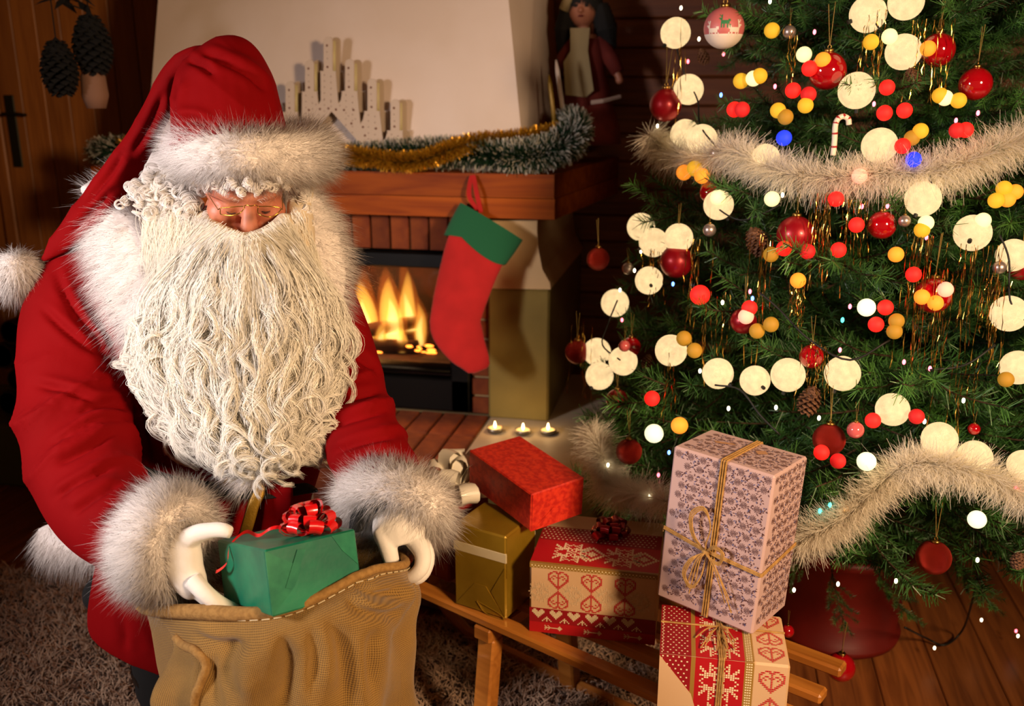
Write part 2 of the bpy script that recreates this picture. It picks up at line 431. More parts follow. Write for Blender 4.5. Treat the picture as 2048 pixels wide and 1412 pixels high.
# ================================================================== FIREPLACE
MZ0, MZ1 = 1.163, 1.318; MXR = -.524; MXL = -2.334; YF = 3.2; HZ = .385; XC = (MXL + MXR) / 2
fp = empty('fireplace', (XC, 3.6, 0), 'brick and plaster fireplace with thick red-brown wooden mantel and cream chimney hood', 'fireplace')
def lerp_z(A, B, z): t = (z - A[2]) / (B[2] - A[2]); return A + (B - A) * t
fr = lambda z: lerp_z(on_y(1043, 272, 3.36), on_y(1017, 0, 3.44), z)
br = lambda z: lerp_z(on_y(1124, 262, YB), on_y(1108, 0, YB), z)
flx = on_y(315, 0, 3.44)
fl_ = lambda z: np.array([flx[0] + (z - flx[2]) * .10, fr(z)[1], z])
ring = lambda z: [fl_(z), fr(z), br(z), np.array([fl_(z)[0] + .05, YB, z])]
r0, r1 = ring(MZ1 - .01), ring(2.7)
part('chimney_hood', (np.array(r0 + r1), [[0, 1, 5, 4], [1, 2, 6, 5], [3, 0, 4, 7], [4, 5, 6, 7], [3, 2, 1, 0]]), m_plast, fp)
mb = on_z(1236, 272, MZ1)
mpoly = [(MXL, YF), (MXR, YF), (MXR + .13, YB - .02), (MXL - .02, YB - .02)]
zm = MZ0 + .072
part('mantel_board', plate(mpoly, MZ0, zm - .001), m_mant, fp); part('mantel_board', plate([(x - .003 if x > -1 else x + .003, y + (.004 if y < 3.5 else 0)) for x, y in mpoly], zm + .001, MZ1), m_mant, fp)
# corbels and plaster piers
yq = 3.26
def pxz(pts): return [(on_y(a, b, yq)[0], on_y(a, b, yq)[2]) for a, b in pts]
cor = pxz([(975, 441), (1074, 441), (1074, 466), (1077, 500), (1085, 540), (1100, 566), (1101, 579), (975, 577)])
for mir in (False, True):
    poly = [((2 * XC - x) if mir else x, z) for x, z in cor]
    if mir: poly = poly[::-1]
    poly = [(x, min(z, MZ0 - .002)) for x, z in poly]
    part('corbel', prism(poly, yq, YB - .03), m_corb, fp)
px0, px1 = on_y(975, 700, yq)[0], on_y(1097, 700, yq)[0]; pz = min(z for x, z in cor) + .001
part('plaster_pier', bx(px0, px1, yq + .008, YB - .03, HZ, pz, .008), m_olive, fp)
part('plaster_pier', bx(2 * XC - px1, 2 * XC - px0, yq + .008, YB - .03, HZ, pz, .008), m_olive, fp)
# soldier course of bricks under the mantel and brick jambs
lz0 = on_y(760, 497, 3.3)[2]
part('grout_bed', bx(2 * XC - px0, px0, 3.305, 3.5, lz0, MZ0 - .003, .002), m_grout, fp)
nb = 17; bwid = (2 * px0 - 2 * XC) / nb
bm_ = pmesh('brick', *bx(-bwid / 2 + .004, bwid / 2 - .004, 0, .09, lz0 + .002, MZ0 - .006, .003)); bm_.materials.append(m_brick)
for i in range(nb):
    o = link('brick', bm_, fp); o.location = np.array([2 * XC - px0 + bwid * (i + .5), 3.29 + random.uniform(-.002, .002), 0]) - ORG[fp.name]
jx0 = on_y(944, 790, 3.3)[0]
for sgn in (0, 1):
    ja, jb = (jx0, px0 - .002) if not sgn else (2 * XC - px0 + .002, 2 * XC - jx0)
    part('grout_bed', bx(ja + .003, jb, 3.312, 3.5, HZ, lz0, .002), m_grout, fp)
    z = HZ + .004
    while z < lz0 - .02:
        part('brick', bx(ja, jb - .003, 3.3, 3.42, z, min(z + .066, lz0 - .004), .003), m_brick, fp); z += .076
# stove insert: iron frame, glass door, firebox
sx0, sx1 = 2 * XC - jx0 + .004, jx0 - .004
zt = lz0 - .006; zg1 = on_y(780, 531, 3.3)[2]; zg0 = on_y(780, 712, 3.3)[2]; gx0, gx1 = sx0 + .075, sx1 - .075
zb = HZ + .012
part('stove_frame', cat([bx(sx0, sx1, 3.27, 3.34, zg1, zt, .006), bx(sx0, gx0, 3.275, 3.34, zb, zg1, .006), bx(gx1, sx1, 3.275, 3.34, zb, zg1, .006), bx(sx0, sx1, 3.275, 3.335, zb, zb + .13, .006)]), m_iron, fp)
part('log_guard', tube([(gx0, 3.30, (zg0 + zb + .13) / 2), (gx1, 3.30, (zg0 + zb + .13) / 2)], (zg0 - zb - .13) / 2, 14, ratio=.5, ref=(0, 0, 1)), m_iron, fp, smooth=True)
k = NT('door_glass'); g1 = k.add('ShaderNodeBsdfTransparent', inp={0: (.93, .88, .82, 1)}); g2 = k.add('ShaderNodeBsdfGlossy', inp={1: .05}); mx = k.add('ShaderNodeMixShader', inp={0: .05, 1: g1.outputs[0], 2: g2.outputs[0]}); k.l.new(mx.outputs[0], k.out.inputs[0]); m_glass = k.m
part('glass_pane', bx(gx0, gx1, 3.322, 3.326, zg0 - .02, zg1, .001), m_glass, fp)
part('firebox', cat([bx(gx0 - .02, gx1 + .02, 3.78, 3.82, zb, zt, .002), bx(gx0 - .03, gx0, 3.34, 3.8, zb, zt, .002), bx(gx1, gx1 + .03, 3.34, 3.8, zb, zt, .002), bx(gx0, gx1, 3.34, 3.8, zt - .03, zt, .002), bx(gx0, gx1, 3.34, 3.8, zb, zg0 - .03, .002)]), m_soot, fp)
# hearth: plinth, brick pavers, pale slab with the tealights
hx1 = on_z(973, 840, HZ)[0]; yh0 = 2.84; hxl = 2 * XC - px1 - .02; hxr = -.30
part('hearth_plinth', bx(hxl, hx1, yh0 + .01, 3.9, 0, HZ - .012, .004), m_grout, fp)
pitch_ = .092; hw = pitch_ - .010
hb = pmesh('brick', *bx(-hw / 2, hw / 2, 0, .222, -.05, 0, .004)); hb.materials.append(m_brick)
hf = pmesh('brick', *bx(-hw / 2, hw / 2, 0, .02, -.30, -.06, .004)); hf.materials.append(m_brick)
i = 0
while hx1 - pitch_ * (i + 1) > hxl:
    xc_ = hx1 - pitch_ * (i + .5)
    for r_ in range(2):
        o = link('brick', hb, fp); o.location = np.array([xc_, yh0 + r_ * .23, HZ + random.uniform(-.0015, .001)]) - ORG[fp.name]
    o = link('brick', hf, fp); o.location = np.array([xc_, yh0, HZ]) - ORG[fp.name]
    i += 1
part('hearth_slab', bx(hx1 + .004, hxr, yh0 - .02, 3.9, HZ - .06, HZ + .002, .008), m_slab, fp)
part('slab_base', bx(hx1 + .01, hxr - .02, yh0, 3.9, 0, HZ - .06, .004), m_olive, fp)

# fire: embers, logs, flames
m_bark = mat('charred_log', '#1d0f08', .95, col2='#3b1d0d', nscale=25, bump=(60, .6))
fz = zg0 - .03
def logvf(a, b, r, seed, n=12):
    P = np.linspace(a, b, 7); V, F = tube(P, r, n); V = V + .1 * r * vnoise(V, 40, seed)[:, None] * unit(V - P.mean(0)); return V, F
for i, (a, b, r, lab) in enumerate([((-1.62, 3.5, fz + .035), (-1.05, 3.56, fz + .04), .036, 'charred log at the back of the fire, lying level'),
                               ((-1.55, 3.42, fz + .03), (-1.12, 3.46, fz + .028), .028, 'thin charred log at the front of the fire'),
                               ((-1.42, 3.44, fz + .07), (-1.06, 3.6, fz + .12), .030, 'charred log propped slantwise over the other logs')]):
    solo('burning_log', logvf(np.array(a), np.array(b), r, i), m_bark, lab, 'log', 'logs burning in the stove', smooth=True)
fire = empty('fire', (-1.3, 3.5, fz), 'tall yellow and orange flames burning behind the stove glass', 'fire')
def flame_mat(name, col, s):
    k = NT(name); k.n.remove(k.b); e = k.add('ShaderNodeEmission', inp={0: rgba(col), 1: s}); k.l.new(e.outputs[0], k.out.inputs['Volume']); return k.m
m_fo = flame_mat('flame_orange', (1, .22, .02), 9); m_fy = flame_mat('flame_yellow', (1, .55, .08), 34); m_fw = flame_mat('flame_core', (1, .78, .3), 50)
def flame(px, pyb, pyt, w, lean, seed, yy=3.5):
    r = np.random.default_rng(seed)
    for sc_, hs, m in ((1.25, 1.0, m_fo), (.95, .86, m_fy), (.55, .62, m_fw)):
        n = 12; t = np.linspace(0, 1, n); y = pyb + (pyt - pyb) * hs * t
        x = px + lean * t * hs + 5 * np.sin(t * 5 + r.uniform(0, 6)) * t
        P = np.array([on_y(a, b, yy) for a, b in zip(x, y)])
        rad = w * sc_ * 3.6 / FPX * np.maximum(.04, np.sin(np.pi * np.clip(t * .82 + .16, 0, 1)) ** .8 * (1 - t * .35)); rad[-1] = .001
        part('flame', tube(P, rad, 12, ratio=.55, ref=(0, 1, 0)), m, fire, smooth=True)
flame(735, 700, 535, 34, -14, 1); flame(705, 702, 585, 18, 8, 2, 3.46); flame(787, 700, 530, 32, -12, 3); flame(822, 695, 515, 25, -14, 4, 3.54); flame(842, 692, 590, 17, -6, 5); flame(762, 702, 630, 16, 6, 6, 3.44); flame(650, 700, 560, 24, 10, 7); flame(805, 705, 640, 16, -8, 8, 3.44)
m_ember = mat('ember', '#2a0c04', .9, emis=(1, .25, .03), es=6)
er = random.Random(4)
for i in range(34):
    c = on_y(er.uniform(690, 880), er.uniform(690, 708), er.uniform(3.40, 3.5)); part('ember', sphere(c, er.uniform(.006, .014), 6, 4, (1.6, 1, .6)), m_ember, fire)
l = bpy.data.lights.new('fire_glow', 'POINT'); l.energy = 14; l.color = (1, .42, .12); l.shadow_soft_size = .08
lo = bpy.data.objects.new('fire_glow', l); COL.objects.link(lo); lo.location = (-1.28, 3.46, .86)

# ================================================================== RUG, SLED, GIFTS, SACK
m_pile = mat('rug_pile', '#b08c70', .9, col2='#cfae90', nscale=9, sheen=.3); m_rugb = mat('rug_backing', '#4a392f', .95)
rx0, rx1, ry0, ry1 = -2.75, .06, 1.15, 2.44
rug = empty('rug', ((rx0 + rx1) / 2, (ry0 + ry1) / 2, 0), 'shaggy beige-brown rug on the boards under the sled', 'rug')
part('rug_backing', bx(rx0, rx1, ry0, ry1, .001, .012, .003), m_rugb, rug)
n = 62000
P = np.stack([rng.uniform(rx0, rx1, n), rng.uniform(ry0, ry1, n), np.full(n, .011)], 1)
D = np.stack([rng.normal(0, .45, n), rng.normal(0, .45, n), np.ones(n)], 1); tuft = np.stack([vnoise(P, 70, 3), vnoise(P, 70, 4), np.zeros(n)], 1)
fpart('pile', blades(P, D + tuft * .9, rng.uniform(.022, .042, n), .0042, rng.normal(0, .35, (n, 3)) * [1, 1, .3] - [0, 0, .25], 2, tip=.4), m_pile, rug, 'stuff')

# wooden sled: four slats, cross bars, legs, runners
SU = np.array([.895, -.446, 0]); SN = np.array([.446, .895, 0]); SZ = .41
m_sled = wood('sled_beech', '#9a5a1e', '#c07a30', axis=0, scale=1.0, rough=.4, rnd=.08, coat=.25)
su0, su1 = -1.78, -.515; scen = SU * (su0 + su1) / 2 + SN * 1.64
sled = empty('sled', (scen[0], scen[1], 0), 'varnished wooden slat sled carrying the stack of wrapped gifts', 'sled'); sled.rotation_euler = (0, 0, math.atan2(SU[1], SU[0]))
sl = (su1 - su0); sn0 = 1.64
sm = pmesh('slat', *cbox((0, 0, 0), (sl, .042, .024), .005)); sm.materials.append(m_sled)
for nn in (1.479, 1.585, 1.685, 1.80):
    o = link('slat', sm, sled); o.location = (0, nn - sn0, SZ - .0125)
for uu in (-1.246, -.72):
    u = uu - (su0 + su1) / 2
    part('cross_bar', cbox((u, 0, SZ - .045), (.05, .37, .036), .004), m_sled, sled, local=True)
    for s in (-1, 1):
        V, F = cbox((0, 0, 0), (.05, .04, .34), .005); V[:, 1] += s * (.17 - V[:, 2] * .12); V += [u, 0, SZ - .063 - .17 + .001]; part('leg', (V, F), m_sled, sled, local=True)
for s in (-1, 1):
    path = crom([(-sl / 2 + .10, s * .195, .26), (-sl / 2 + .02, s * .195, .15), (-sl / 2 + .12, s * .195, .05), (-sl / 2 + .3, s * .195, .024), (sl / 2 - .02, s * .195, .024)], 6)
    part('runner', tube(path, .020, 8, ratio=.8, ref=(0, 1, 0)), m_sled, sled, local=True)

FACES = {'front': lambda s: ((-s[0] / 2, -s[1] / 2, 0), (1, 0, 0), (0, 0, 1), (0, -1, 0), s[0], s[2]),
         'right': lambda s: ((s[0] / 2, -s[1] / 2, 0), (0, 1, 0), (0, 0, 1), (1, 0, 0), s[1], s[2]),
         'left': lambda s: ((-s[0] / 2, s[1] / 2, 0), (0, -1, 0), (0, 0, 1), (-1, 0, 0), s[1], s[2]),
         'back': lambda s: ((s[0] / 2, s[1] / 2, 0), (-1, 0, 0), (0, 0, 1), (0, 1, 0), s[0], s[2]),
         'top': lambda s: ((-s[0] / 2, -s[1] / 2, s[2]), (1, 0, 0), (0, 1, 0), (0, 0, 1), s[0], s[1])}
class Gift:
    def __init__(g, name, label, c, e, s, m, ch=.004, group=None):
        g.s = np.asarray(s, float); R = eul(*e); base = np.asarray(c) - R @ np.array([0, 0, s[2] / 2])
        g.o = empty(name, base, label, 'gift', group); g.o.rotation_euler = tuple(math.radians(a) for a in e); g.R = R; g.base = base
        part('box', cbox((0, 0, s[2] / 2), s, ch), m, g.o, local=True)
    def f(g, face):
        o, u, v, n, a, b = FACES[face](g.s); return np.array(o), np.array(u, float), np.array(v, float), np.array(n, float), a, b
    def polys(g, name, face, polys, m, off=.0006, parent=None):
        """flat print: polygons in metres on a face"""
        o, u, v, n, a, b = g.f(face); V = []; F = []
        for p in polys:
            F.append(list(range(len(V), len(V) + len(p)))); V += [o + u * x + v * y + n * off for x, y in p]
        return part(name, (np.array(V), F), m, g.o, local=True, kind='stuff' if len(polys) > 1 else None)
    def flap(g, face, poly, m, th=.0012):
        o, u, v, n, a, b = g.f(face); k = len(poly)
        V = [o + u * x * a + v * y * b + n * h for h in (-.001, th) for x, y in poly]
        F = [list(range(k, 2 * k)), list(range(k))[::-1]] + [[i, (i + 1) % k, (i + 1) % k + k, i + k] for i in range(k)]
        part('paper_flap', (np.array(V), F), m, g.o, local=True)
    def pt(g, face, x, y, h=0):
        o, u, v, n, a, b = g.f(face); return o + u * x * a + v * y * b + n * h
def rect(x0, y0, x1, y1): return [(x0, y0), (x1, y0), (x1, y1), (x0, y1)]
def bitmap(rows, cell, x0, y0, gap=.12, flip=False):
    out = []; h = len(rows); rr = rows[::-1] if not flip else rows
    for j, r in enumerate(rr):
        for i, c in enumerate(r):
            if c in '#o': out.append(rect(x0 + (i + gap / 2) * cell, y0 + (j + gap / 2) * cell, x0 + (i + 1 - gap / 2) * cell, y0 + (j + 1 - gap / 2) * cell))
    return out
def mirror(rows): return [r + r[-2::-1] for r in rows]
def loop_mesh(name, R, h, wd, m):
    n = 14; V = []; F = []
    for i in range(n + 1):
        t = 2 * math.pi * i / n; x = R * .5 * (1 - math.cos(t)); z = h * math.sin(t) * (.25 + .75 * (1 - math.cos(t)) / 2)
        k = .35 + .65 * (1 - math.cos(t)) / 2
        for s in (-1, 0, 1): V.append((x, s * wd / 2 * k, z + (.06 * wd if s == 0 else 0)))
    for i in range(n):
        for j in range(2): F.append([i * 3 + j, i * 3 + j + 1, i * 3 + j + 4, i * 3 + j + 3])
    me = pmesh(name, V, F, True); me.materials.append(m); return me
def bow(parent, loc, R, wd, m, tilt=(0, 0, 0), layers=((8, 12, 1.0), (7, 38, .92), (4, 68, .8)), seed=1, name='bow'):
    r = random.Random(seed); kv = sphere((0, 0, R * .12), R * .2, 10, 6); o = link(name, pmesh(name, *kv, True), parent, m); o.location = tuple(loc); o.rotation_euler = tuple(math.radians(a) for a in tilt)
    me = loop_mesh('ribbon_loop', R, R * .30, wd, m)
    for n_, el, s in layers:
        a0 = r.uniform(0, 360)
        for i in range(n_):
            c = link('ribbon_loop', me, o); c.location = (0, 0, R * .06); q = s * r.uniform(.9, 1.1); c.scale = (q, q, q)
            c.rotation_euler = (math.radians(r.uniform(-18, 18)), -math.radians(el + r.uniform(-7, 7)), math.radians(a0 + 360 * i / n_ + r.uniform(-9, 9)))
    return o
def ribbon_path(P, wd, side):
    P = crom(P, 6); S = unit(np.asarray(side, float)); V = []; F = []
    for p in P: V += [p - S * wd / 2, p + S * wd / 2]
    for i in range(len(P) - 1): F.append([2 * i, 2 * i + 1, 2 * i + 3, 2 * i + 2])
    return np.array(V), F

m_goldp = mat('gold_foil', '#96741a', .32, metal=.45, col2='#a88424', nscale=12, bump=(30, .25)); m_cream_rib = mat('cream_ribbon', '#c9b58a', .45, bump=(300, .3), stretch=(1, 1, 9))
m_redp = mat('red_crepe_paper', '#b81c0e', .55, col2='#d8341a', nscale=85, bump=(180, .3), thr=(.4, .6)); m_deepred = mat('deep_red_paper', '#86080c', .45, bump=(40, .15))
m_green = mat('green_paper', '#0b6248', .38, col2='#178059', nscale=14, bump=(26, .3), thr=(.35, .7)); m_greend = mat('green_paper_flap', '#0d6b4c', .34, col2='#2a8a5e', nscale=30, thr=(.4, .75))
m_redrib = mat('red_satin', '#d01216', .25, coat=.4); m_darkrib = mat('dark_red_metallic_ribbon', '#8e0a12', .25, metal=.5); m_whiterib = mat('white_satin', '#e6dcc8', .45, coat=.1)
m_ncream = mat('nordic_cream', '#d2ab80', .6, bump=(90, .08)); m_nred = mat('nordic_red', '#b00c16', .55); m_ndred = mat('nordic_dark_red', '#8f0814', .55); m_ngold = mat('nordic_gold', '#9a7430', .45); m_npale = mat('nordic_pale_print', '#e6d3a8', .6); m_nfaint = mat('nordic_faint_print', '#deC096', .6); m_nmotif = mat('nordic_red_print', '#c0282a', .6); m_noliv = mat('nordic_olive_print', '#6b6a3a', .6)
m_lav = mat('rosette_paper', '#bd9e9a', .55, bump=(120, .06)); m_rose = mat('rosette_print', '#5c3430', .6); m_blue = mat('rosette_blue_print', '#5a5a86', .6); m_torn = mat('torn_paper', '#b08058', .8)
m_twine = mat('jute_twine', '#9a7238', .9, col2='#b98c4c', nscale=90, bump=(200, .5))

# gold box with a cream ribbon
g = Gift('gift_box', 'gold foil gift box with a cream ribbon band, under the red gift', (-.4532, 1.9492, .5169), (0, 0, -18.46), (.1429, .1377, .2138), m_goldp)
a, b, h = g.s; zr_ = .158
part('ribbon_band', cbox((0, 0, zr_), (a + .002, b + .002, .024), .001), m_cream_rib, g.o, local=True)
g.flap('front', [(.02, .02), (.98, .02), (.62, .34), (.4, .34)], m_goldp); g.flap('front', [(.98, .04), (.98, .62), (.72, .3)], m_goldp, .002)
g.flap('right', [(.02, .5), (.3, .45), (.98, .62), (.98, .98), (.02, .98)], m_goldp)
part('gold_thread', cat([tube(crom([g.pt('front', x, y, .003) for x, y in ((.45, .13), (.62, .02), (.95, -.0), (.9, .06), (.5, .13))], 5), .0011, 5)]), m_goldp, g.o, local=True)
# plain red box on top
gr_c = np.array([-.3813, 1.95, .726]) + (np.array([-.3813, 1.95, .726]) - np.array([-.3547, 1.814, .787])) * (.093 / .15)
k_ = 2.243 / 2.15
g = Gift('gift_box', 'plain bright red gift box tilted on top of the gold box', gr_c, (1.74, 4.7, -43.36), (.2531 * k_, .1467 * k_, .0927 * k_), m_redp, .003)
g.flap('right', [(.02, .98), (.02, .04), (.42, .5)], m_redp, .0016); g.flap('right', [(.0, .02), (.98, .02), (.42, .48)], m_redp, .0026)
# deep red gift with a large white bow
dc = at(884, 1085, 2.42); dc[2] = SZ + .101; yawd = -26
g = Gift('gift_box', 'deep red gift box with large white satin bow, partly hidden by the furry cuff', dc, (0, 0, yawd), (.19, .16, .20), m_deepred)
bow(g.o, (.055, .0, .205), .112, .044, m_whiterib, layers=((6, 14, 1.0), (5, 42, 1.0), (3, 72, .95)), seed=3)

# ---- printed knit patterns
HEART = mirror(["...###.", ".##..##", "##....#", "#..##.#", "#.#..##"[:7], "##.#..#", "##....#", ".##...#", "..##..#", "...##.#", "....###", ".....##", "......#"])
SOLIDH = mirror([".##..", "####.", "#####", ".####", "..###", "...##", "....#"])
TREE_ = mirror(["...#", "..##", ".#.#", "#..#"]); STAR = mirror(["#......#", "##....#.", ".##..#..", "..###...", "######..", ".....##.", "......##", ".......#"])
FLAKE = mirror(["....#....", "....##..#", "#...#.##.", "##..##...", ".##.#.#..", "..######.", "#######.#", "..##..#.#", ".#....##.", "#.......#"])
FLAKE = FLAKE + FLAKE[-2::-1]
DIAM = mirror(["......#", ".....##", "....##.", "...##..", "..##..#", ".##..##", "##..###"]); DIAM = DIAM + DIAM[-2::-1]
ARROW = ["#..#..........#..", ".#..#........###.", "#################", ".#..#........###.", "#..#..........#.."]
g = Gift('gift_box', 'wide nordic-pattern gift box with red hearts and a dark red bow, beside the gold box', (-.2038, 1.9601, .4967), (0, 0, .09), (.2843, .2587, .1733), m_ncream)
a, b, h = g.s
g.polys('print_band', 'front', [rect(0, .0, a, .026)], m_nred); g.polys('print_band', 'front', [rect(0, .026, a, .062)], m_ndred); g.polys('print_band', 'front', [rect(0, h - .011, a, h)], m_ngold)
g.polys('print_motifs', 'front', sum([bitmap(HEART, .0036, .042 + i * .0745, .112) + bitmap(HEART, .0036, .042 + i * .0745, .064, flip=True) for i in range(3)], []), m_nmotif, .0009)
g.polys('print_motifs', 'front', sum([bitmap(FLAKE, .0026, .001 + i * .0745, .078, .3) + bitmap(DIAM, .0042, .0 + i * .0745 - .003, .075, .4) for i in range(4) if .0 + i * .0745 + .05 < a], []), m_nfaint, .0008)
g.polys('print_motifs', 'front', sum([bitmap(SOLIDH, .0032, .006 + i * .0405, .037) + bitmap(TREE_, .0032, .029 + i * .0405, .029) for i in range(7) if .03 + i * .0405 + .02 < a], []) + sum([bitmap(ARROW, .0024, .035 + i * .09, .008) for i in range(3) if .035 + i * .09 + .045 < a], []) + [rect(x, h - .0065, x + .003, h - .0035) for x in np.arange(.004, a - .004, .0075)] + [rect(x, h - .0095, x + .002, h - .008) for x in np.arange(.008, a - .004, .0075)], m_npale, .0009)
g.polys('print_band', 'top', [rect(0, .0, a, .008)], m_ngold); g.polys('print_band', 'top', [rect(0, .008, a, .115)], m_nred); g.polys('print_band', 'top', [rect(0, .115, a, .185)], m_ndred)
g.polys('print_motifs', 'top', sum([bitmap(FLAKE, .0047, .045 + i * .118, .018) for i in range(2)], []) + sum([bitmap(DIAM, .0052, .0 + i * .118 - .022 + .002, .030) for i in (1, 2)], []) + [rect(x + (.005 if j % 2 else 0), y, x + .0034 + (.005 if j % 2 else 0), y + .0034) for j, y in enumerate(np.arange(.122, .18, .011)) for x in np.arange(.004, a - .012, .010)], m_npale, .0009)
bow(g.o, (.022, .03, h + .001), .048, .022, m_darkrib, layers=((7, 14, 1.0), (7, 40, 1.0), (4, 70, .95)), seed=8)
# lower nordic box under the rosette box
g = Gift('gift_box', 'nordic-pattern gift box with twine bow, lowest box under the rosette gift', (.0738, 1.621, .4995), (0, 0, 1.76), (.2358, .171, .179), m_ncream)
a, b, h = g.s
for face, v1 in (('top', b), ('front', h)):
    g.polys('print_band', face, [rect(0, 0, .058, v1)], m_ndred); g.polys('print_band', face, [rect(.058, 0, .066, v1)], m_ngold); g.polys('print_band', face, [rect(.066, 0, .155, v1)], m_nred); g.polys('print_band', face, [rect(.155, 0, .172, v1)], m_ngold)
    mot = sum([bitmap(FLAKE, .0043, .074, y0, .2) for y0 in np.arange(.004, v1 - .07, .085)], []) + [rect(x + (.005 if j % 2 else 0), y, x + .003 + (.005 if j % 2 else 0), y + .003) for j, y in enumerate(np.arange(.004, v1 - .004, .0085)) for x in np.arange(.013, .046, .0105)] + [rect(.0025 + (.002 if j % 2 else 0), y, .0055 + (.002 if j % 2 else 0), y + .003) for j, y in enumerate(np.arange(.003, v1 - .004, .0055))] + [rect(.158 + .004 * i_, y, .161 + .004 * i_, y + .0028) for i_ in range(3) for y in np.arange(.003, v1 - .004, .0055)]
    g.polys('print_motifs', face, mot, m_npale, .0009)
    g.polys('print_motifs', face, sum([bitmap(HEART, .0037, .181, y0, .2, flip=bool(i_ % 2)) for i_, y0 in enumerate(np.arange(.006, v1 - .05, .056))], []), m_nmotif, .0009)
g.flap('front', [(0, .98), (0, .0), (.34, .2), (.26, .55)], m_ncream, .0016)
tw = [tube(crom([(x, y, h + .003 if abs(y) < b / 2 else z) for x, y, z in ((-.005, b / 2 - .001, h), (.0, 0, h), (.002, -b / 2 + .001, h))], 4), .0022, 6)]
for dx in (-.004, .0, .004): tw.append(tube([g.pt('top', .47 + dx / a, 1, .002), g.pt('top', .48 + dx / a, 0, .002), g.pt('front', .48 + dx / a, 1, .002), g.pt('front', .47 + dx / a, 0, .002)], .0019, 6))
tw.append(tube([g.pt('top', 0, .62, .002), g.pt('top', 1, .62, .002)], .002, 6))
for i in range(9):
    an = random.uniform(-1.0, 1.0); L = random.uniform(.05, .09); tw.append(tube(crom([(-.006, .02, h + .004), (-.006 + L * .5 * math.sin(an), .02 - L * .5 * math.cos(an), h + .012), (-.006 + L * math.sin(an), .02 - L * math.cos(an), h + .004)], 4), .0013, 5))
part('twine_bow', cat(tw), m_twine, g.o, local=True)

# tall rosette box tied with twine
pc_ = np.array([.0777, 1.6909, .7807]) + (np.array([.082, 1.7848, .7351]) - np.array([.0777, 1.6909, .7807])) * .50
g = Gift('gift_box', 'tall gift box in lilac rosette paper tied with jute twine, topmost of the stack', pc_, (-3.55, 1.87, -27.49), (.2105, .1548, .326), m_lav)
a, b, h = g.s
rr = random.Random(5)
def rosettes(face):
    o_, u_, v_, n_, A, B = g.f(face); br_, bl_ = [], []; s = .0265
    for j in range(-1, int(B / s * 1.3) + 2):
        for i in range(-1, int(A / s) + 2):
            cx, cy = (i + (.5 if j % 2 else 0)) * s + .004 * (j % 3), j * s * .78 + .004
            if not (.008 < cx < A - .008 and .008 < cy < B - .008): continue
            for r0_, r1_ in ((0, .0013), (.0024, .0034), (.0046, .0055)):
                for q in range(12):
                    t0, t1 = 2 * math.pi * q / 12, 2 * math.pi * (q + 1) / 12
                    if r0_ == 0: br_.append([(cx, cy), (cx + r1_ * math.cos(t0), cy + r1_ * math.sin(t0)), (cx + r1_ * math.cos(t1), cy + r1_ * math.sin(t1))])
                    else: br_.append([(cx + r * math.cos(t), cy + r * math.sin(t)) for r, t in ((r0_, t0), (r1_, t0), (r1_, t1), (r0_, t1))])
            for q in range(12):
                t = 2 * math.pi * q / 12; br_.append([(cx + .0062 * math.cos(t - .12), cy + .0062 * math.sin(t - .12)), (cx + .0084 * math.cos(t), cy + .0084 * math.sin(t)), (cx + .0062 * math.cos(t + .12), cy + .0062 * math.sin(t + .12))])
            for q in range(14):
                x, y = cx + s / 2 + rr.uniform(-.0065, .0065), cy + rr.uniform(-.011, .011); t = rr.uniform(0, 6.28); L = rr.uniform(.0018, .0034)
                if not (.001 < x < A - .004 and .003 < y < B - .003): continue
                p_ = [(x + L * math.cos(t), y + L * math.sin(t)), (x + .0011 * math.cos(t + 1.57), y + .0011 * math.sin(t + 1.57)), (x - L * math.cos(t), y - L * math.sin(t)), (x - .0011 * math.cos(t + 1.57), y - .0011 * math.sin(t + 1.57))]
                (bl_ if q % 4 == 0 else br_).append(p_)
    g.polys('print_rosettes', face, br_, m_rose, .0005); g.polys('print_leaves', face, bl_, m_blue, .0005)
for face in ('front', 'right', 'top', 'left'): rosettes(face)
g.polys('torn_patch', 'top', [[(.04, .09), (.075, .105), (.085, .10), (.05, .082)], [(.125, .10), (.14, .115), (.152, .10), (.138, .085)]], m_torn, .0008)
tw = []
for dx in (-.005, 0, .005):
    x = .52 + dx / a; hh = .42 + dx / h * .6
    ring_ = [g.pt('front', x, .0, .002), g.pt('front', x, 1, .002), g.pt('top', x, 0, .002), g.pt('top', x, 1, .002), g.pt('back', 1 - x, 1, .002), g.pt('back', 1 - x, 0, .002)]
    tw.append(tube(ring_, .0019, 6))
    yr = .45 if dx == 0 else .45 + dx * .5 / h
    tw.append(tube([g.pt('left', 0, yr + .02, .002), g.pt('left', 1, yr, .002), g.pt('front', 0, yr + .02, .002), g.pt('front', .45, yr - .03, .004), g.pt('front', 1, yr - .06, .002), g.pt('right', 0, yr - .06, .002), g.pt('right', 1, yr - .02, .002)], .0016, 6))
kn = g.pt('front', .47, .42, .008)
U_, W_, N_ = np.array([1, 0, 0.]), np.array([0, 0, 1.]), np.array([0, -1., 0])
def tp(pts, r=.0015): tw.append(tube(crom([kn + U_ * x + W_ * y + N_ * z for x, y, z in pts], 6), r, 6))
for q in range(3):
    e = q * .003
    tp([(0, 0, 0), (-.022 - e, .03, .012), (-.03 - e, .068 + e, .014), (-.010, .088 + e, .012), (.008, .06, .012), (.002, .02, .01), (0, 0, 0)])
    tp([(0, 0, 0), (.02, .018 + e, .012), (.036 + e, .015, .012), (.034, -.006 - e, .01), (.015, -.006, .008), (0, 0, 0)])
    tp([(0, 0, 0), (-.02 - e, -.02, .012), (-.032 - e, -.055, .012), (-.018, -.075 - e, .01), (.0, -.05, .01), (.002, 0, 0)])
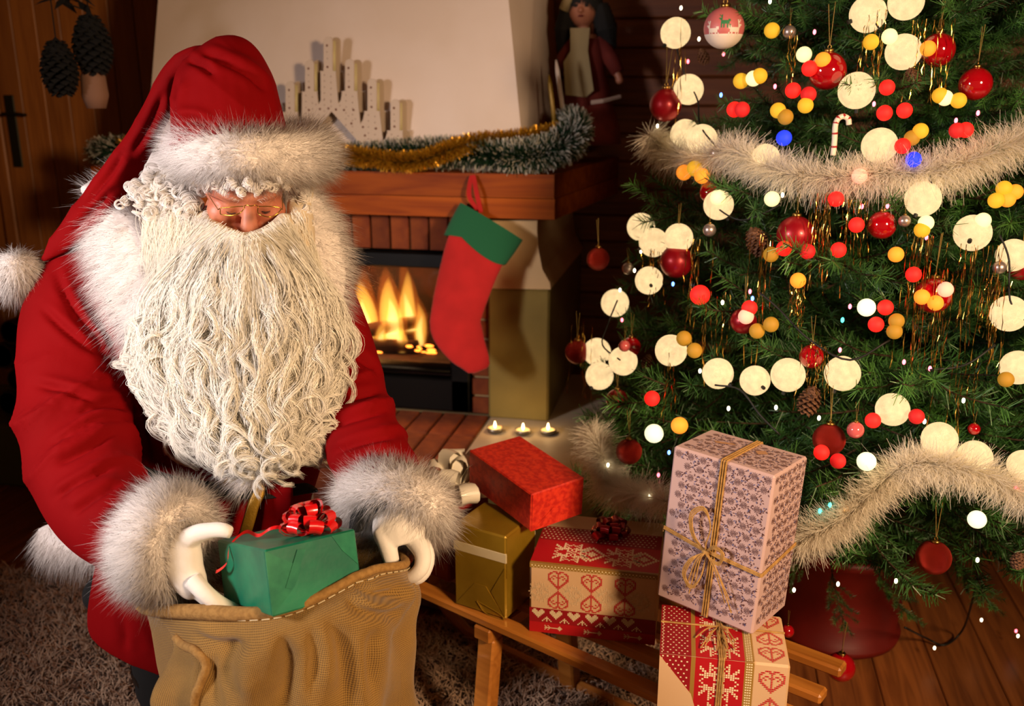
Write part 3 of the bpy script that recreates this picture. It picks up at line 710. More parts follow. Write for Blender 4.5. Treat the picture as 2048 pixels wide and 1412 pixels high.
for q, (ex, ey) in enumerate(((-.03, -.085), (-.022, -.095), (.055, -.085), (.07, -.1), (.062, -.075), (-.012, -.08))):
    tp([(0, 0, .004), (ex * .45, ey * .25 + .002, .012), (ex, ey, .006)], .0013)
tw.append(sphere(kn, .0075, 10, 6, (1.2, .8, 1)))
part('twine_bow', cat(tw), m_twine, g.o, local=True, )

# burlap sack
k = NT('burlap'); uv = k.add('ShaderNodeUVMap'); uv.uv_map = 'weave'
w1 = k.add('ShaderNodeTexWave', inp={'Vector': uv.outputs[0], 'Scale': 95, 'Distortion': .6, 'Detail': 1, 'Detail Scale': 3}); w1.bands_direction = 'X'
w2 = k.add('ShaderNodeTexWave', inp={'Vector': uv.outputs[0], 'Scale': 95, 'Distortion': .6, 'Detail': 1, 'Detail Scale': 3}); w2.bands_direction = 'Y'
mxx = k.add('ShaderNodeMath', operation='ADD', inp={0: w1.outputs[1], 1: w2.outputs[1]})
hf_ = k.add('ShaderNodeMath', operation='MULTIPLY', inp={0: mxx.outputs[0], 1: .5})
nz = k.add('ShaderNodeTexNoise', inp={'Vector': uv.outputs[0], 'Scale': 9, 'Detail': 5})
c1 = k.ramp(hf_.outputs[0], [(.15, '#664718'), (.6, '#a87f3a')]); mm = k.add('ShaderNodeMixRGB', blend_type='MULTIPLY', inp={0: .45, 1: c1}); k.l.new(k.ramp(nz.outputs[0], [(.3, '#a8a090'), (.7, '#ffffff')]), mm.inputs[2])
k.l.new(mm.outputs[0], k.b.inputs['Base Color']); k.b.inputs['Roughness'].default_value = .95; k.b.inputs['Sheen Weight'].default_value = .15
k.bump(hf_.outputs[0], .7, .0015); m_burlap = k.m
m_hem = mat('burlap_hem', '#8a6430', .95, col2='#a27a40', nscale=120, bump=(250, .6))
Cs = at(588, 1330, 1.62); fhv = _fh
def rimring(rows):
    P = np.array([at(*r) for r in rows]); Q = np.vstack([P[-1:], P, P[:2]]); return crom(Q, 25)[25:225]
rim = rimring([(812, 1128, 1.60), (745, 1092, 1.72), (570, 1100, 1.78), (390, 1150, 1.74), (282, 1212, 1.64), (390, 1226, 1.52), (570, 1222, 1.46), (728, 1147, 1.52)])
rA = rimring([(830, 1192, 1.62), (770, 1200, 1.76), (570, 1230, 1.82), (400, 1255, 1.78), (332, 1278, 1.66), (400, 1300, 1.50), (570, 1290, 1.43), (745, 1225, 1.48)])
th = np.linspace(0, 2 * math.pi, 200, endpoint=False)
def ell(z, rx, ry, dx=0): return np.array([Cs[0], Cs[1], 0]) + RGT * (dx + rx * np.cos(th))[:, None] + fhv * (ry * np.sin(th))[:, None] + np.array([0, 0, z])
rings = [rim, rA, ell(.64, .206, .185), ell(.56, .208, .195), ell(.40, .235, .215), ell(.2, .255, .235), ell(.05, .25, .23), ell(.004, .21, .19)]
rows = crom(np.array([r.reshape(-1) for r in rings]), 16).reshape(-1, 200, 3); nr = len(rows)
cen = np.array([Cs[0], Cs[1], 0]); outw = unit((rows - cen) * [1, 1, 0])
tv = np.linspace(0, 1, nr)[:, None]; thg = th[None, :]
fold = (.013 * np.sin(7 * thg + 6 * tv + 1.2 * np.sin(3 * thg)) + .007 * np.sin(13 * thg - 4 * tv)) * np.clip(1 - 2.2 * abs(tv - .3), .12, 1) * np.clip(tv * 6, 0, 1)
# swag hanging from the pinched corner
d0 = np.minimum(thg, 2 * math.pi - thg); fold = fold + .02 * np.exp(-((d0 - .35) / .16) ** 2) * np.exp(-((tv - .12) / .06) ** 2) - .025 * np.exp(-((d0 - .3) / .2) ** 2) * np.exp(-((tv - .21) / .035) ** 2) + .018 * np.exp(-((thg - 3.6) / .14) ** 2) * np.exp(-((tv - .3) / .12) ** 2)
rows = rows + outw * fold[..., None]
crs = creases(rows.reshape(-1, 3), outw.reshape(-1, 3), [[(690, 1185), (718, 1218), (770, 1230), (824, 1210)], [(705, 1165), (745, 1190), (800, 1185)]], .016, 10) + creases(rows.reshape(-1, 3), outw.reshape(-1, 3), [[(650, 1235), (684, 1300), (694, 1420)], [(470, 1275), (458, 1340), (478, 1420)], [(560, 1265), (578, 1330), (566, 1420)], [(372, 1262), (420, 1286), (510, 1296)], [(760, 1245), (742, 1320), (760, 1420)], [(430, 1300), (425, 1350), (440, 1420)], [(620, 1250), (632, 1310), (622, 1380)]], .010, 13)
rows = rows + outw * crs.reshape(rows.shape[:2])[..., None]
inner = [rows[0] * (1 - s) + (cen + [0, 0, rows[0][:, 2].mean() - .02]) * s - np.array([0, 0, 1]) * dz for s, dz in ((.03, .004), (.05, .05), (.06, .12), (.10, .22))]
allr = np.array(inner[::-1] + list(rows)); NR = len(allr)
V = allr.reshape(-1, 3); ii, jj = np.meshgrid(np.arange(NR - 1), np.arange(200), indexing='ij'); j2 = (jj + 1) % 200
F = np.stack([ii * 200 + jj, (ii + 1) * 200 + jj, (ii + 1) * 200 + j2, ii * 200 + j2], -1).reshape(-1, 4)
sack = empty('sack', (Cs[0], Cs[1], 0), 'open burlap sack in front of the bearded person, gripped at its rim', 'sack')
me = fast_mesh('sack_cloth', V - ORG[sack.name], [F, ], smooth=True); so = link('sack_cloth', me, sack, m_burlap)
uvl = me.uv_layers.new(name='weave'); li = np.empty(len(me.loops), np.int32); me.loops.foreach_get('vertex_index', li)
arc = np.concatenate([[0], np.cumsum(np.linalg.norm(np.diff(allr[:, 150], axis=0), axis=1))]); uu = (li % 200) / 200 * 1.45; vv_ = arc[li // 200]
pol = np.repeat(np.arange(len(F)), 4); wrap = ((F[pol, 0] % 200) == 199) & ((li % 200) == 0); uu = np.where(wrap, 1.45, uu)
uvl.data.foreach_set('uv', np.stack([uu, vv_], 1).ravel())
part('rim_hem', tube(rows[0] + [0, 0, .002], .0075 + .006 * np.exp(-((th - 4.0) / .7) ** 2), 10, closed=True), m_hem, sack, smooth=True)
part('stitching', cat([tube([rows[2][j] + outw[2][j] * .004, rows[2][(j + 2) % 200] + outw[2][(j + 2) % 200] * .004], .0012, 5) for j in range(0, 200, 3)]), m_cream_rib, sack)
from mathutils.bvhtree import BVHTree
sbvh = BVHTree.FromPolygons([tuple(v) for v in V], [tuple(f) for f in F.tolist()])
def on_sack(x, y, lift=.004):
    rv = unit(ray(x, y)); h_ = sbvh.ray_cast(Vector(EYE), Vector(rv)); return np.array(h_[0]) - rv * lift if h_[0] is not None else at(x, y, 1.5)
part('side_seam', tube(crom([on_sack(x, y) for x, y in ((352, 1275), (366, 1290), (390, 1302), (412, 1330), (400, 1368), (388, 1411))] + [on_sack(388, 1411) + np.array([0, .0, -.1])], 6), .0075, 8), m_hem, sack, smooth=True)
tw = []
for i in range(9):
    c = np.array([278, 1208, 1.585]); tw.append(tube(crom([at(c[0] + random.uniform(-16, 18) + 8, c[1] + random.uniform(-13, 12), c[2] + random.uniform(-.02, .02)) for _ in range(5)], 6), .0016, 5))
part('tie_cord', cat(tw), m_twine, sack)

# green gift in the person's hands
gc_ = (np.array([-.6332, 1.2446, .8584]) + np.array([-.6754, 1.3276, .8089])) / 2
g = Gift('gift_box', 'green paper gift box with red satin bow held over the sack', gc_, (-5.04, -16.95, -38.0), (.1998, .158, .1043), m_green, .003)
g.flap('right', [(.0, .02), (.0, .98), (.36, .62), (.26, .36)], m_greend, .0014); g.flap('right', [(.33, .9), (.42, .88), (.24, .34), (.16, .38)], m_greend, .0028); g.flap('right', [(.98, .98), (.98, .45), (.82, .72), (.72, .98)], m_greend, .0012)
a, b, h = g.s
bw = bow(g.o, (.052, .022, h + .001), .05, .022, m_redrib, layers=((8, 14, 1.0), (8, 38, 1.0), (5, 66, 1.0)), seed=12)
part('curling_ribbon', ribbon_path([(.045, .015, h + .012), (.03, -.03, h + .02), (.0, -.045, h + .008), (-.03, -.055, h + .014), (-.045, -.078, h - .005), (-.035, -.09, h - .03), (-.06, -.10, h - .045), (-.085, -.09, h - .042)], .006, (.2, .3, .9)), m_redrib, g.o, local=True, smooth=True)

# ================================================================== PERSON IN THE RED COAT
m_skin = mat('skin', '#c07a5a', .5, col2='#b5644a', nscale=30, sss=.15, thr=(.3, .75), bump=(160, .12))
k = NT('red_coat_cloth'); nz = k.add('ShaderNodeTexNoise', inp={'Vector': k.coords('Object'), 'Scale': 4, 'Detail': 3})
k.l.new(k.ramp(nz.outputs[0], [(.3, (.17, .0012, .002)), (.7, (.22, .0018, .003))]), k.b.inputs['Base Color']); k.b.inputs['Roughness'].default_value = .8; k.b.inputs['Sheen Weight'].default_value = .0; k.b.inputs['Sheen Tint'].default_value = (1, .3, .3, 1); k.b.inputs['Specular IOR Level'].default_value = .06
wv_ = k.add('ShaderNodeTexNoise', inp={'Vector': k.coords('Object'), 'Scale': 700, 'Detail': 1}); k.bump(wv_.outputs[0], .15, .001); m_coat = k.m
m_fur = furmat('white_fur', (.95, .89, .84), .5, .8); m_furb = mat('fur_base', (.88, .80, .74), .9); m_hair = furmat('beard_hair', (.98, .92, .79), .35, .3, .5); m_hairb = mat('beard_base', (.62, .50, .34), .9); m_wig = furmat('wig_hair', (.95, .89, .82), .4, .35, .4)  # beard base darker than the hair, shade between locks put into its colour
m_glove = mat('white_glove', (.84, .78, .70), .75, bump=(140, .15), sheen=.2); m_black = mat('black_cloth', '#040404', .9); m_goldm = mat('gold_wire', '#c89a3a', .25, metal=1); m_lens = mat('lens', '#ffffff', .02, trans=1, ior=1.02); m_belt = mat('gold_strap', '#9a7420', .4, metal=.5, bump=(200, .4)); m_boot = mat('black_boot', '#0a0908', .35)
m_lash = mat('lash', '#3a2018', .8)

pelvis = at(430, 930, 2.03)
per = empty('person', (pelvis[0], pelvis[1] + .02, 0), 'bearded person in a red fur-trimmed coat and hat bending over the sack', 'person')

# ---- head frame
hdir = unit(ray(486, 400) * [1, 1, 0]); HPIT = math.radians(38)
hf0 = unit(-hdir + RGT * .06); HF = hf0 * math.cos(HPIT) - _zz * math.sin(HPIT); HX = unit(np.cross(_zz, HF)); HZ_ = np.cross(HF, HX)
rl = math.radians(-2); HX, HZ_ = HX * math.cos(rl) + HZ_ * math.sin(rl), HZ_ * math.cos(rl) - HX * math.sin(rl)
HC = at(487, 347, 1.775)
def hp(x, y, z): return HC + HX * x + HF * y + HZ_ * z
def hs(x, y, z, r, s=(1, 1, 1), nu=20, nv=14):
    V, F = sphere((0, 0, 0), r, nu, nv, s); return V @ np.stack([HX, HF, HZ_]) + hp(x, y, z), F
def ht(pts, r, n=12): return tube([hp(*p) for p in pts], r, n)
legs = []
hip = at(425, 905, 2.05)
def leg(px, foot_dx):
    a = at(px, 940, 2.06); return a, np.array([a[0] + foot_dx, a[1] + .03, 0])
La, Lf = leg(300, -.02); Ra, Rf = leg(500, .03)
body = [hs(0, -.002, .004, .1, (.80, .97, 1.02), 32, 22), hs(0, .03, -.055, .062, (.92, 1.0, .95)), hs(0, .062, -.085, .028, (1.2, 1, 1)),
        ht([(0, .084, .020), (0, .095, 0), (0, .110, -.026), (0, .119, -.046)], [.0095, .012, .016, .020]), hs(0, .119, -.049, .0205), hs(-.017, .102, -.051, .0145), hs(.017, .102, -.051, .0145),
        ht([(-.052, .068, .018), (-.03, .086, .026), (0, .088, .022), (.03, .086, .026), (.052, .068, .018)], [.010, .012, .011, .012, .010]),
        hs(-.032, .076, -.003, .0165), hs(.032, .076, -.003, .0165), hs(-.042, .066, -.036, .032), hs(.042, .066, -.036, .032), hs(-.078, -.005, -.01, .026, (.35, .8, 1.1)), hs(.078, -.005, -.01, .026, (.35, .8, 1.1)),
        ht([(0, -.02, -.06), (0, -.05, -.13), (0, -.08, -.19)], [.055, .058, .07], 16),
        ptube([(470, 500, 1.93, 70), (455, 580, 1.96, 150, .5), (440, 700, 1.99, 150, .55), (440, 850, 2.04, 140, .6), (420, 960, 2.06, 140, .65)]),
        tube([La + [0, 0, .1], La, (La + Lf) / 2, Lf + [0, 0, .06]], [.09, .085, .06, .042], 16), tube([Ra + [0, 0, .1], Ra, (Ra + Rf) / 2, Rf + [0, 0, .06]], [.09, .085, .06, .042], 16),
        tube([Lf + [0, .03, .045], Lf + [0, -.13, .035]], [.04, .035], 12), tube([Rf + [0, .03, .045], Rf + [0, -.13, .035]], [.04, .035], 12),
        ptube([(240, 560, 1.96, 60), (165, 740, 1.87, 50), (170, 930, 1.76, 45), (290, 1080, 1.62, 34), (330, 1088, 1.585, 30)]),
        ptube([(600, 575, 1.97, 55), (700, 760, 1.89, 48), (750, 930, 1.76, 42), (790, 1010, 1.69, 32), (795, 1040, 1.67, 30)])]
V, N, F = remesh(cat(body), .0042, 3)
skin('body', V, F, m_skin, per)
# lids and brows
for s in (-1, 1):
    part('eyelash', tube([hp(s * (.032 + .017 * math.cos(t)), .0915 - .012 * math.cos(t) ** 2, -.009 - .004 * math.sin(t)) for t in np.linspace(math.pi, 0, 9)], .0011, 5), m_lash, per)
P = []; D = []
for s in (-1, 1):
    for i in range(40):
        u = rng.uniform(0, 1); P.append(hp(s * (.014 + .042 * u), .099 - .026 * u * u, .022 + .010 * math.sin(u * 2.5) + rng.uniform(-.003, .003))); D.append(HX * s * .8 + HF * .35 - HZ_ * rng.uniform(-.1, .5))
fpart('eyebrows', blades(np.array(P), np.array(D) + rng.normal(0, .2, (80, 3)), .009, .0007, segs=2), m_wig, per, 'stuff')

# ---- trousers and boots
part('trousers', remesh(cat([tube([La + [0, 0, .1], La, (La + Lf) / 2 + [0, 0, -.05], Lf + [0, 0, .2]], [.12, .112, .092, .09], 20), tube([Ra + [0, 0, .1], Ra, (Ra + Rf) / 2 + [0, 0, -.05], Rf + [0, 0, .2]], [.12, .112, .092, .09], 20), ptube([(420, 870, 2.06, 150, .7), (415, 960, 2.07, 155, .75)]), ptube([(205, 1160, 2.12, 22), (190, 1195, 2.11, 26), (230, 1215, 2.11, 22)])]), .008, 4)[::2], m_black, per, smooth=True)
for f_ in (Lf, Rf):
    part('boot', remesh(cat([tube([f_ + [0, 0, .28], f_ + [0, .0, .12], f_ + [0, .01, .05]], [.098, .075, .06], 16), tube([f_ + [0, .06, .045], f_ + [0, -.06, .05], f_ + [0, -.17, .042], f_ + [0, -.2, .04]], [.04, .05, .045, .02], 14, ratio=.9, ref=(0, 0, 1))]), .008, 4)[::2], m_boot, per, smooth=True)

# ---- coat: torso, skirt and both sleeves in one cloth
armR = [(205, 535, 1.97, 92), (160, 640, 1.92, 108), (148, 740, 1.87, 110), (150, 845, 1.81, 111), (170, 940, 1.75, 108), (218, 1030, 1.68, 98), (292, 1082, 1.61, 84)]
armL = [(600, 560, 1.98, 85), (652, 640, 1.94, 74), (690, 740, 1.90, 72), (714, 830, 1.84, 78), (738, 915, 1.77, 82), (778, 985, 1.70, 78)]
torso = [(480, 480, 1.86, 90, .8), (452, 545, 1.91, 215, .55), (430, 640, 1.94, 255, .55), (450, 760, 1.97, 228, .6), (455, 880, 2.0, 198, .65), (440, 980, 2.01, 178, .7), (412, 1080, 2.02, 180, .75), (372, 1180, 2.03, 180, .75), (342, 1250, 2.04, 164, .7), (326, 1300, 2.05, 150, .6)]
tail = [(330, 980, 2.12, 120, .7), (250, 1040, 2.16, 110, .6), (180, 1085, 2.18, 70, .6)]
V, N, F = remesh(cat([ptube(torso, 6, 36), ptube(armR, 6, 28), ptube(armL, 6, 28), ptube(tail, 4, 20)]), .0062, 9)
def armfold(V, N, spec, amp, seed):
    S = crom(np.array([(*s, .9)[:4] for s in spec], float), 14); P = np.array([at(*s[:3]) for s in S]); R_ = S[:, 3] * S[:, 2] / FPX
    d2 = ((V[:, None] - P[None]) ** 2).sum(-1); i = d2.argmin(1); dist = np.sqrt(d2[np.arange(len(V)), i]); t = i / (len(P) - 1)
    wgt = np.clip(1.6 - dist / R_[i] * .9, 0, 1) * np.clip((dist / R_[i] - .55) * 4, 0, 1) * np.clip(t * 5 - .3, 0, 1)
    T = unit(np.gradient(P, axis=0))[i]; rad = unit(V - P[i]); sd = unit(np.cross(T, FWD)); an = np.arctan2((rad * np.cross(T, sd)).sum(1), (rad * sd).sum(1))
    ph = t * 40 + 1.5 * np.sin(2 * an + seed) + 2.2 * vnoise(V, 9, seed)
    w2 = .35 + .65 * np.exp(-((t - .58) / .25) ** 2)
    rid = 1 - np.abs(np.sin(ph / 2)) ** .7 * 1.6
    return amp * wgt * w2 * (.55 + .45 * np.sin(an + seed + 9 * t)) * (.55 + .45 * vnoise(V, 14, seed + 1)) * rid
disp = armfold(V, N, armR, .024, 1) + armfold(V, N, armL, .022, 2) + .003 * vnoise(V, 22, 5) + .006 * vnoise(V * [1, 1, .25], 26, 6)
disp = disp + creases(V, N, [[(58, 765), (120, 776), (200, 802), (262, 796)], [(95, 892), (150, 862), (200, 840), (270, 846)], [(105, 930), (160, 900), (235, 862)], [(80, 610), (120, 650), (170, 690), (215, 712)], [(105, 1000), (160, 962), (235, 925)], [(145, 1030), (190, 995), (250, 960)], [(200, 1060), (235, 1025), (280, 1000)], [(112, 535), (128, 585), (160, 640), (196, 690), (215, 720)], [(150, 820), (200, 812), (265, 818)]], .010, 7)
disp = disp + creases(V, N, [[(655, 808), (710, 792), (770, 778)], [(650, 856), (705, 838), (782, 818)], [(655, 910), (720, 884), (800, 872)], [(690, 700), (728, 718), (762, 748)], [(700, 950), (740, 915), (790, 905)]], .009, 7) + creases(V, N, [[(262, 640), (268, 740), (285, 850), (300, 930)], [(215, 1180), (240, 1240), (250, 1310)], [(290, 1200), (300, 1260), (320, 1310)]], .009, 9)
skin('coat', V + N * disp[:, None], F, m_coat, per)
part('coat_placket', cat([ptube([(560, 970, 1.83, 26, .3), (556, 1030, 1.85, 30, .3), (548, 1100, 1.87, 34, .3)])]), m_coat, per, smooth=True)
part('belt', tube(crom([at(*p) for p in ((250, 935, 1.90), (330, 962, 1.855), (430, 978, 1.845), (540, 985, 1.85), (620, 975, 1.92))], 6), .028, 10, ratio=.25, ref=(0, 0, 1)), m_black, per, smooth=True)
part('gold_strap', tube(crom([at(*p) for p in ((440, 962, 1.83), (515, 972, 1.82), (505, 1015, 1.815), (488, 1075, 1.82))], 5), .012, 8, ratio=.25, ref=FWD), m_belt, per, smooth=True)

# ---- fur trim
def furpiece(name, VF, n, length, comb, parent=per, voxel=None, wid=.0009, jit=.35, mat_=m_fur, base=m_furb, sub='fur', nrm=.75, clump=0.0):
    V, F = VF; o = part(name, (V, F), base, parent, smooth=True)
    P, Nn = sample(V, F, n); C = comb(P, Nn) if callable(comb) else np.broadcast_to(np.asarray(comb, float), P.shape)
    cl = np.stack([vnoise(P, 140, 31), vnoise(P, 140, 32), vnoise(P, 140, 33)], 1) * clump
    D = unit(Nn * nrm + C + rng.normal(0, jit, P.shape) * .6 + cl); L = length * rng.uniform(.55, 1.25, n); L = np.where(rng.random(n) < .06, L * 1.35, L)
    bl = blades(P - Nn * .002, D, L, wid, C * .55 + rng.normal(0, .18, P.shape) - [0, 0, .12], 3, normals=Nn * .8 + D * .35)
    fpart(sub, bl, mat_, o); return o
LEFTV = -RGT
collarL = ptube([(300, 398, 1.97, 45, .7), (246, 425, 1.91, 44, .8), (246, 470, 1.87, 56, .7), (274, 540, 1.815, 68, .55), (304, 615, 1.79, 66, .5), (350, 690, 1.785, 50, .5), (420, 790, 1.80, 40, .5), (480, 880, 1.815, 34, .5), (506, 965, 1.825, 30, .5)], 5, 18)
furpiece('fur_collar', collarL, 26000, .042, lambda P, Nn: LEFTV * .38 - _zz * .40, wid=.0009, clump=.45)
collarR = ptube([(560, 395, 1.98, 55, .7), (612, 440, 1.93, 48, .8), (634, 505, 1.87, 52, .7), (640, 580, 1.83, 50, .55), (618, 670, 1.81, 42, .5), (575, 770, 1.82, 36, .5), (530, 880, 1.835, 30, .5)], 5, 18)
furpiece('fur_collar', collarR, 16000, .034, lambda P, Nn: RGT * .5 - _zz * .4, clump=.3)
furpiece('fur_collar', ptube([(172, 385, 2.0, 14), (215, 368, 2.04, 22), (330, 345, 2.08, 45), (470, 340, 2.08, 45), (580, 370, 2.05, 45)], 4, 14), 3500, .026, lambda P, Nn: LEFTV * .6 + _zz * .3)
furpiece('fur_hem', ptube([(98, 1052, 2.19, 22, .8), (112, 1085, 2.18, 34, .8), (150, 1100, 2.16, 28, .8), (205, 1105, 2.13, 22, .8)], 4, 14), 4200, .034, lambda P, Nn: -_zz * .9 - RGT * .2)
wristR = at(338, 1084, 1.585); axR = unit(RGT * .86 - FWD * .42 - UPV * .12)
wristL = at(793, 1010, 1.695); axL = unit(-UPV * .62 - FWD * .62 - RGT * .28)
pxm = lambda p, d: p * d / FPX
cuffR = torus(wristR, axR, pxm(66, 1.585), pxm(38, 1.585), ry=pxm(70, 1.585), rz=pxm(46, 1.585))
oR = furpiece('fur_cuff', cuffR, 26000, .036, lambda P, Nn: -axR * .25 - RGT * .1 - _zz * .10, clump=.35)
cuffL = torus(wristL, axL, pxm(76, 1.685), pxm(36, 1.685), ry=pxm(58, 1.685), rz=pxm(44, 1.685))
furpiece('fur_cuff', cuffL, 26000, .036, lambda P, Nn: axL * .15 + _zz * .05, clump=.35)
part('sleeve_lining', tube([wristL - axL * .05, wristL + axL * .012, wristL + axL * .03], [.045, .052, .042], 20), m_black, per, smooth=True)
part('sleeve_lining', tube(crom([at(*p) for p in ((712, 1060, 1.655), (716, 1036, 1.645), (734, 1016, 1.638), (760, 1006, 1.636), (785, 1006, 1.642))], 6), [.008] + [.0135] * 22 + [.012, .008], 10), m_black, per, smooth=True)
part('sleeve_lining', tube([wristR - axR * .05, wristR + axR * .01, wristR + axR * .02], [.045, .046, .04], 20), m_black, per, smooth=True)

# ---- gloved hands: palm, thumb and four fingers each
def fing(rows, n=12): return ptube([(*r, 1.0) for r in rows], 4, n)
gl = [ptube([(785, 1005, 1.69, 34, .8), (790, 1035, 1.645, 48, .62), (798, 1062, 1.63, 54, .55), (804, 1090, 1.625, 46, .5)], 5, 20),
      fing([(766, 1060, 1.63, 22), (775, 1092, 1.618, 19), (783, 1122, 1.618, 16), (786, 1146, 1.63, 13)]),
      fing([(828, 1078, 1.628, 20), (845, 1106, 1.608, 18), (844, 1132, 1.598, 16), (830, 1150, 1.60, 15), (812, 1153, 1.612, 13)]),
      fing([(832, 1076, 1.655, 20), (851, 1104, 1.640, 18), (851, 1134, 1.628, 16), (836, 1154, 1.628, 15), (818, 1158, 1.64, 13)]),
      fing([(828, 1072, 1.68, 19), (848, 1098, 1.668, 17), (850, 1126, 1.656, 15), (838, 1146, 1.655, 14), (824, 1150, 1.66, 12)]),
      fing([(820, 1066, 1.70, 17), (838, 1090, 1.69, 15), (842, 1114, 1.682, 13), (833, 1132, 1.68, 12), (824, 1136, 1.682, 11)])]
V, N, F = remesh(cat(gl), .0026, 4)
skin('glove', V + N * (.0007 * vnoise(V, 150, 9))[:, None], F, m_glove, per)
gr = [ptube([(315, 1088, 1.60, 38, .8), (345, 1092, 1.57, 44, .7), (370, 1098, 1.55, 40, .6)], 5, 20), ptube([(382, 1068, 1.54, 22, .8), (370, 1098, 1.54, 34, .75), (370, 1135, 1.54, 37, .75), (384, 1168, 1.54, 33, .8), (398, 1184, 1.545, 24, .8)], 5, 20),
      fing([(368, 1084, 1.54, 24), (394, 1068, 1.528, 20), (424, 1061, 1.518, 16.5), (447, 1061, 1.512, 15), (463, 1066, 1.512, 12.5)]),
      fing([(386, 1160, 1.52, 19), (408, 1184, 1.51, 18), (434, 1204, 1.512, 16.5), (470, 1222, 1.53, 15), (498, 1224, 1.55, 13)]),
      fing([(384, 1162, 1.545, 19), (406, 1187, 1.54, 18), (432, 1207, 1.545, 16.5), (472, 1222, 1.565, 15), (505, 1222, 1.59, 13)]),
      fing([(382, 1158, 1.57, 18), (402, 1181, 1.57, 17), (428, 1201, 1.578, 15.5), (466, 1214, 1.60, 14), (495, 1214, 1.62, 12)]),
      fing([(378, 1148, 1.59, 16), (396, 1169, 1.598, 15), (418, 1188, 1.606, 13.5), (448, 1200, 1.622, 12), (470, 1202, 1.64, 11)])]
V, N, F = remesh(cat(gr), .0026, 7)
skin('glove', V + N * (.0007 * vnoise(V, 150, 10))[:, None], F, m_glove, per)

# ---- hat: crown and long drooping tail, fur band, pompom
crown = ptube([(462, 310, 1.765, 118, .98), (459, 270, 1.765, 114, .98), (452, 215, 1.77, 108, .95), (446, 165, 1.79, 99, .85), (440, 130, 1.80, 84, .8), (430, 108, 1.81, 55, .7), (425, 100, 1.815, 20, .6)], 5, 28)
htail = ptube([(470, 125, 1.80, 30, .8), (430, 116, 1.80, 26, 1.0), (388, 118, 1.81, 24, 1.2), (350, 150, 1.84, 26, 1.2), (322, 205, 1.87, 27, 1.2), (288, 270, 1.88, 28, 1.1), (246, 338, 1.875, 33, .9), (204, 400, 1.862, 37, .6), (160, 448, 1.86, 33, .5), (120, 486, 1.87, 22, .5), (84, 522, 1.88, 7, .6)], 6, 20)
V, N, F = remesh(cat([crown, htail]), .0046, 5)
q = np.array([V @ RGT, V @ UPV]).T
ax_ = unit(RGT * .55 - UPV * .84)
ph = (V @ unit(RGT * .62 + UPV * .78)) * 85 + 2 * vnoise(V, 14, 21)
hatd = .004 * vnoise(V, 20, 8) + .0045 * (1 - 1.7 * np.abs(np.sin(ph / 2)) ** .6) * (.5 + .5 * vnoise(V, 11, 12))
hat = empty('hat', ORG[per.name]); hat.parent = per; hat.location = (0, 0, 0); ORG[hat.name] = ORG[per.name]
hatd = hatd * .6 + creases(V, N, [[(398, 108), (440, 118), (500, 148), (536, 186)], [(352, 150), (346, 200), (350, 255)], [(372, 120), (400, 128), (430, 150)], [(365, 245), (385, 238), (420, 250)], [(330, 180), (300, 250), (262, 310)], [(250, 300), (215, 355), (170, 410)], [(225, 380), (185, 425), (140, 470)]], .010, 7)
skin('hat_cloth', V + N * hatd[:, None], F, m_coat, hat)
bax = unit(UPV * math.cos(.30) - FWD * math.sin(.30) + RGT * .05); bandc = at(470, 313, 1.675) - unit(-FWD + bax * (FWD @ bax)) * .114
band = torus(bandc, bax, .110, .036, n=56, m=18, ry=.112, rz=.043)
V, F = band; o = part('fur_band', band, m_furb, hat, smooth=True)
P, Nn = sample(V, F, 34000); rad = unit((P - bandc) - bax * ((P - bandc) @ bax)[:, None]); tang = np.cross(bax, rad)
cmb = tang * np.sign((P - bandc) @ RGT)[:, None] * -.0 - _zz * .12 + RGT * (((P - bandc) @ RGT) / .15)[:, None] * .45
cl = np.stack([vnoise(P, 120, 41), vnoise(P, 120, 42), vnoise(P, 120, 43)], 1) * .35
D = unit(Nn * .7 + cmb + cl + rng.normal(0, .25, P.shape)); n_ = len(P)
bl = blades(P - Nn * .002, D, .032 * rng.uniform(.5, 1.3, n_), .0009, cmb * .5 + rng.normal(0, .2, P.shape), 3, normals=Nn * .8 + D * .3)
bo = link('fur_band_hair', fast_mesh('fur_band_hair', bl[0] - ORG[per.name], bl[1], bl[2]), hat, m_fur)
pomc = at(38, 545, 1.885); pv_ = sphere(pomc, .036, 20, 14, (1, 1, 1.05)); part('pompom', pv_, m_furb, hat, smooth=True)
P, Nn = sample(*pv_, 6000); bl = blades(P, unit(Nn + [0, 0, -.35] + rng.normal(0, .3, P.shape)), .028 * rng.uniform(.5, 1.3, 6000), .0011, rng.normal(0, .2, P.shape) - [0, 0, .5], 3, normals=Nn)
link('pompom_hair', fast_mesh('pompom_hair', bl[0] - ORG[per.name], bl[1], bl[2]), hat, m_fur)

# ---- beard: padded base, hanging locks that curl at the ends, moustache sweep
BY = [455, 480, 520, 560, 600, 680, 740, 800, 850, 900, 950, 985]; BL = [420, 392, 345, 318, 296, 268, 268, 300, 330, 368, 392, 420]; BR = [552, 585, 618, 650, 678, 692, 682, 662, 652, 650, 645, 620]
def bcen(y): return (np.interp(y, BY, BL) + np.interp(y, BY, BR)) / 2
def bhw(y): return (np.interp(y, BY, BR) - np.interp(y, BY, BL)) / 2
def bdep(y): return np.interp(y, [440, 480, 520, 600, 700, 800, 900, 985], [1.655, 1.645, 1.655, 1.685, 1.715, 1.74, 1.765, 1.79])
base = ptube([(488, 476, 1.74, 62, .7), (485, 505, 1.755, 108, .55), (480, 560, 1.77, 148, .42), (482, 620, 1.785, 172, .34), (482, 700, 1.80, 182, .28), (486, 770, 1.815, 160, .26), (498, 840, 1.83, 128, .26), (512, 900, 1.84, 96, .26), (520, 940, 1.85, 60, .26)], 6, 30)
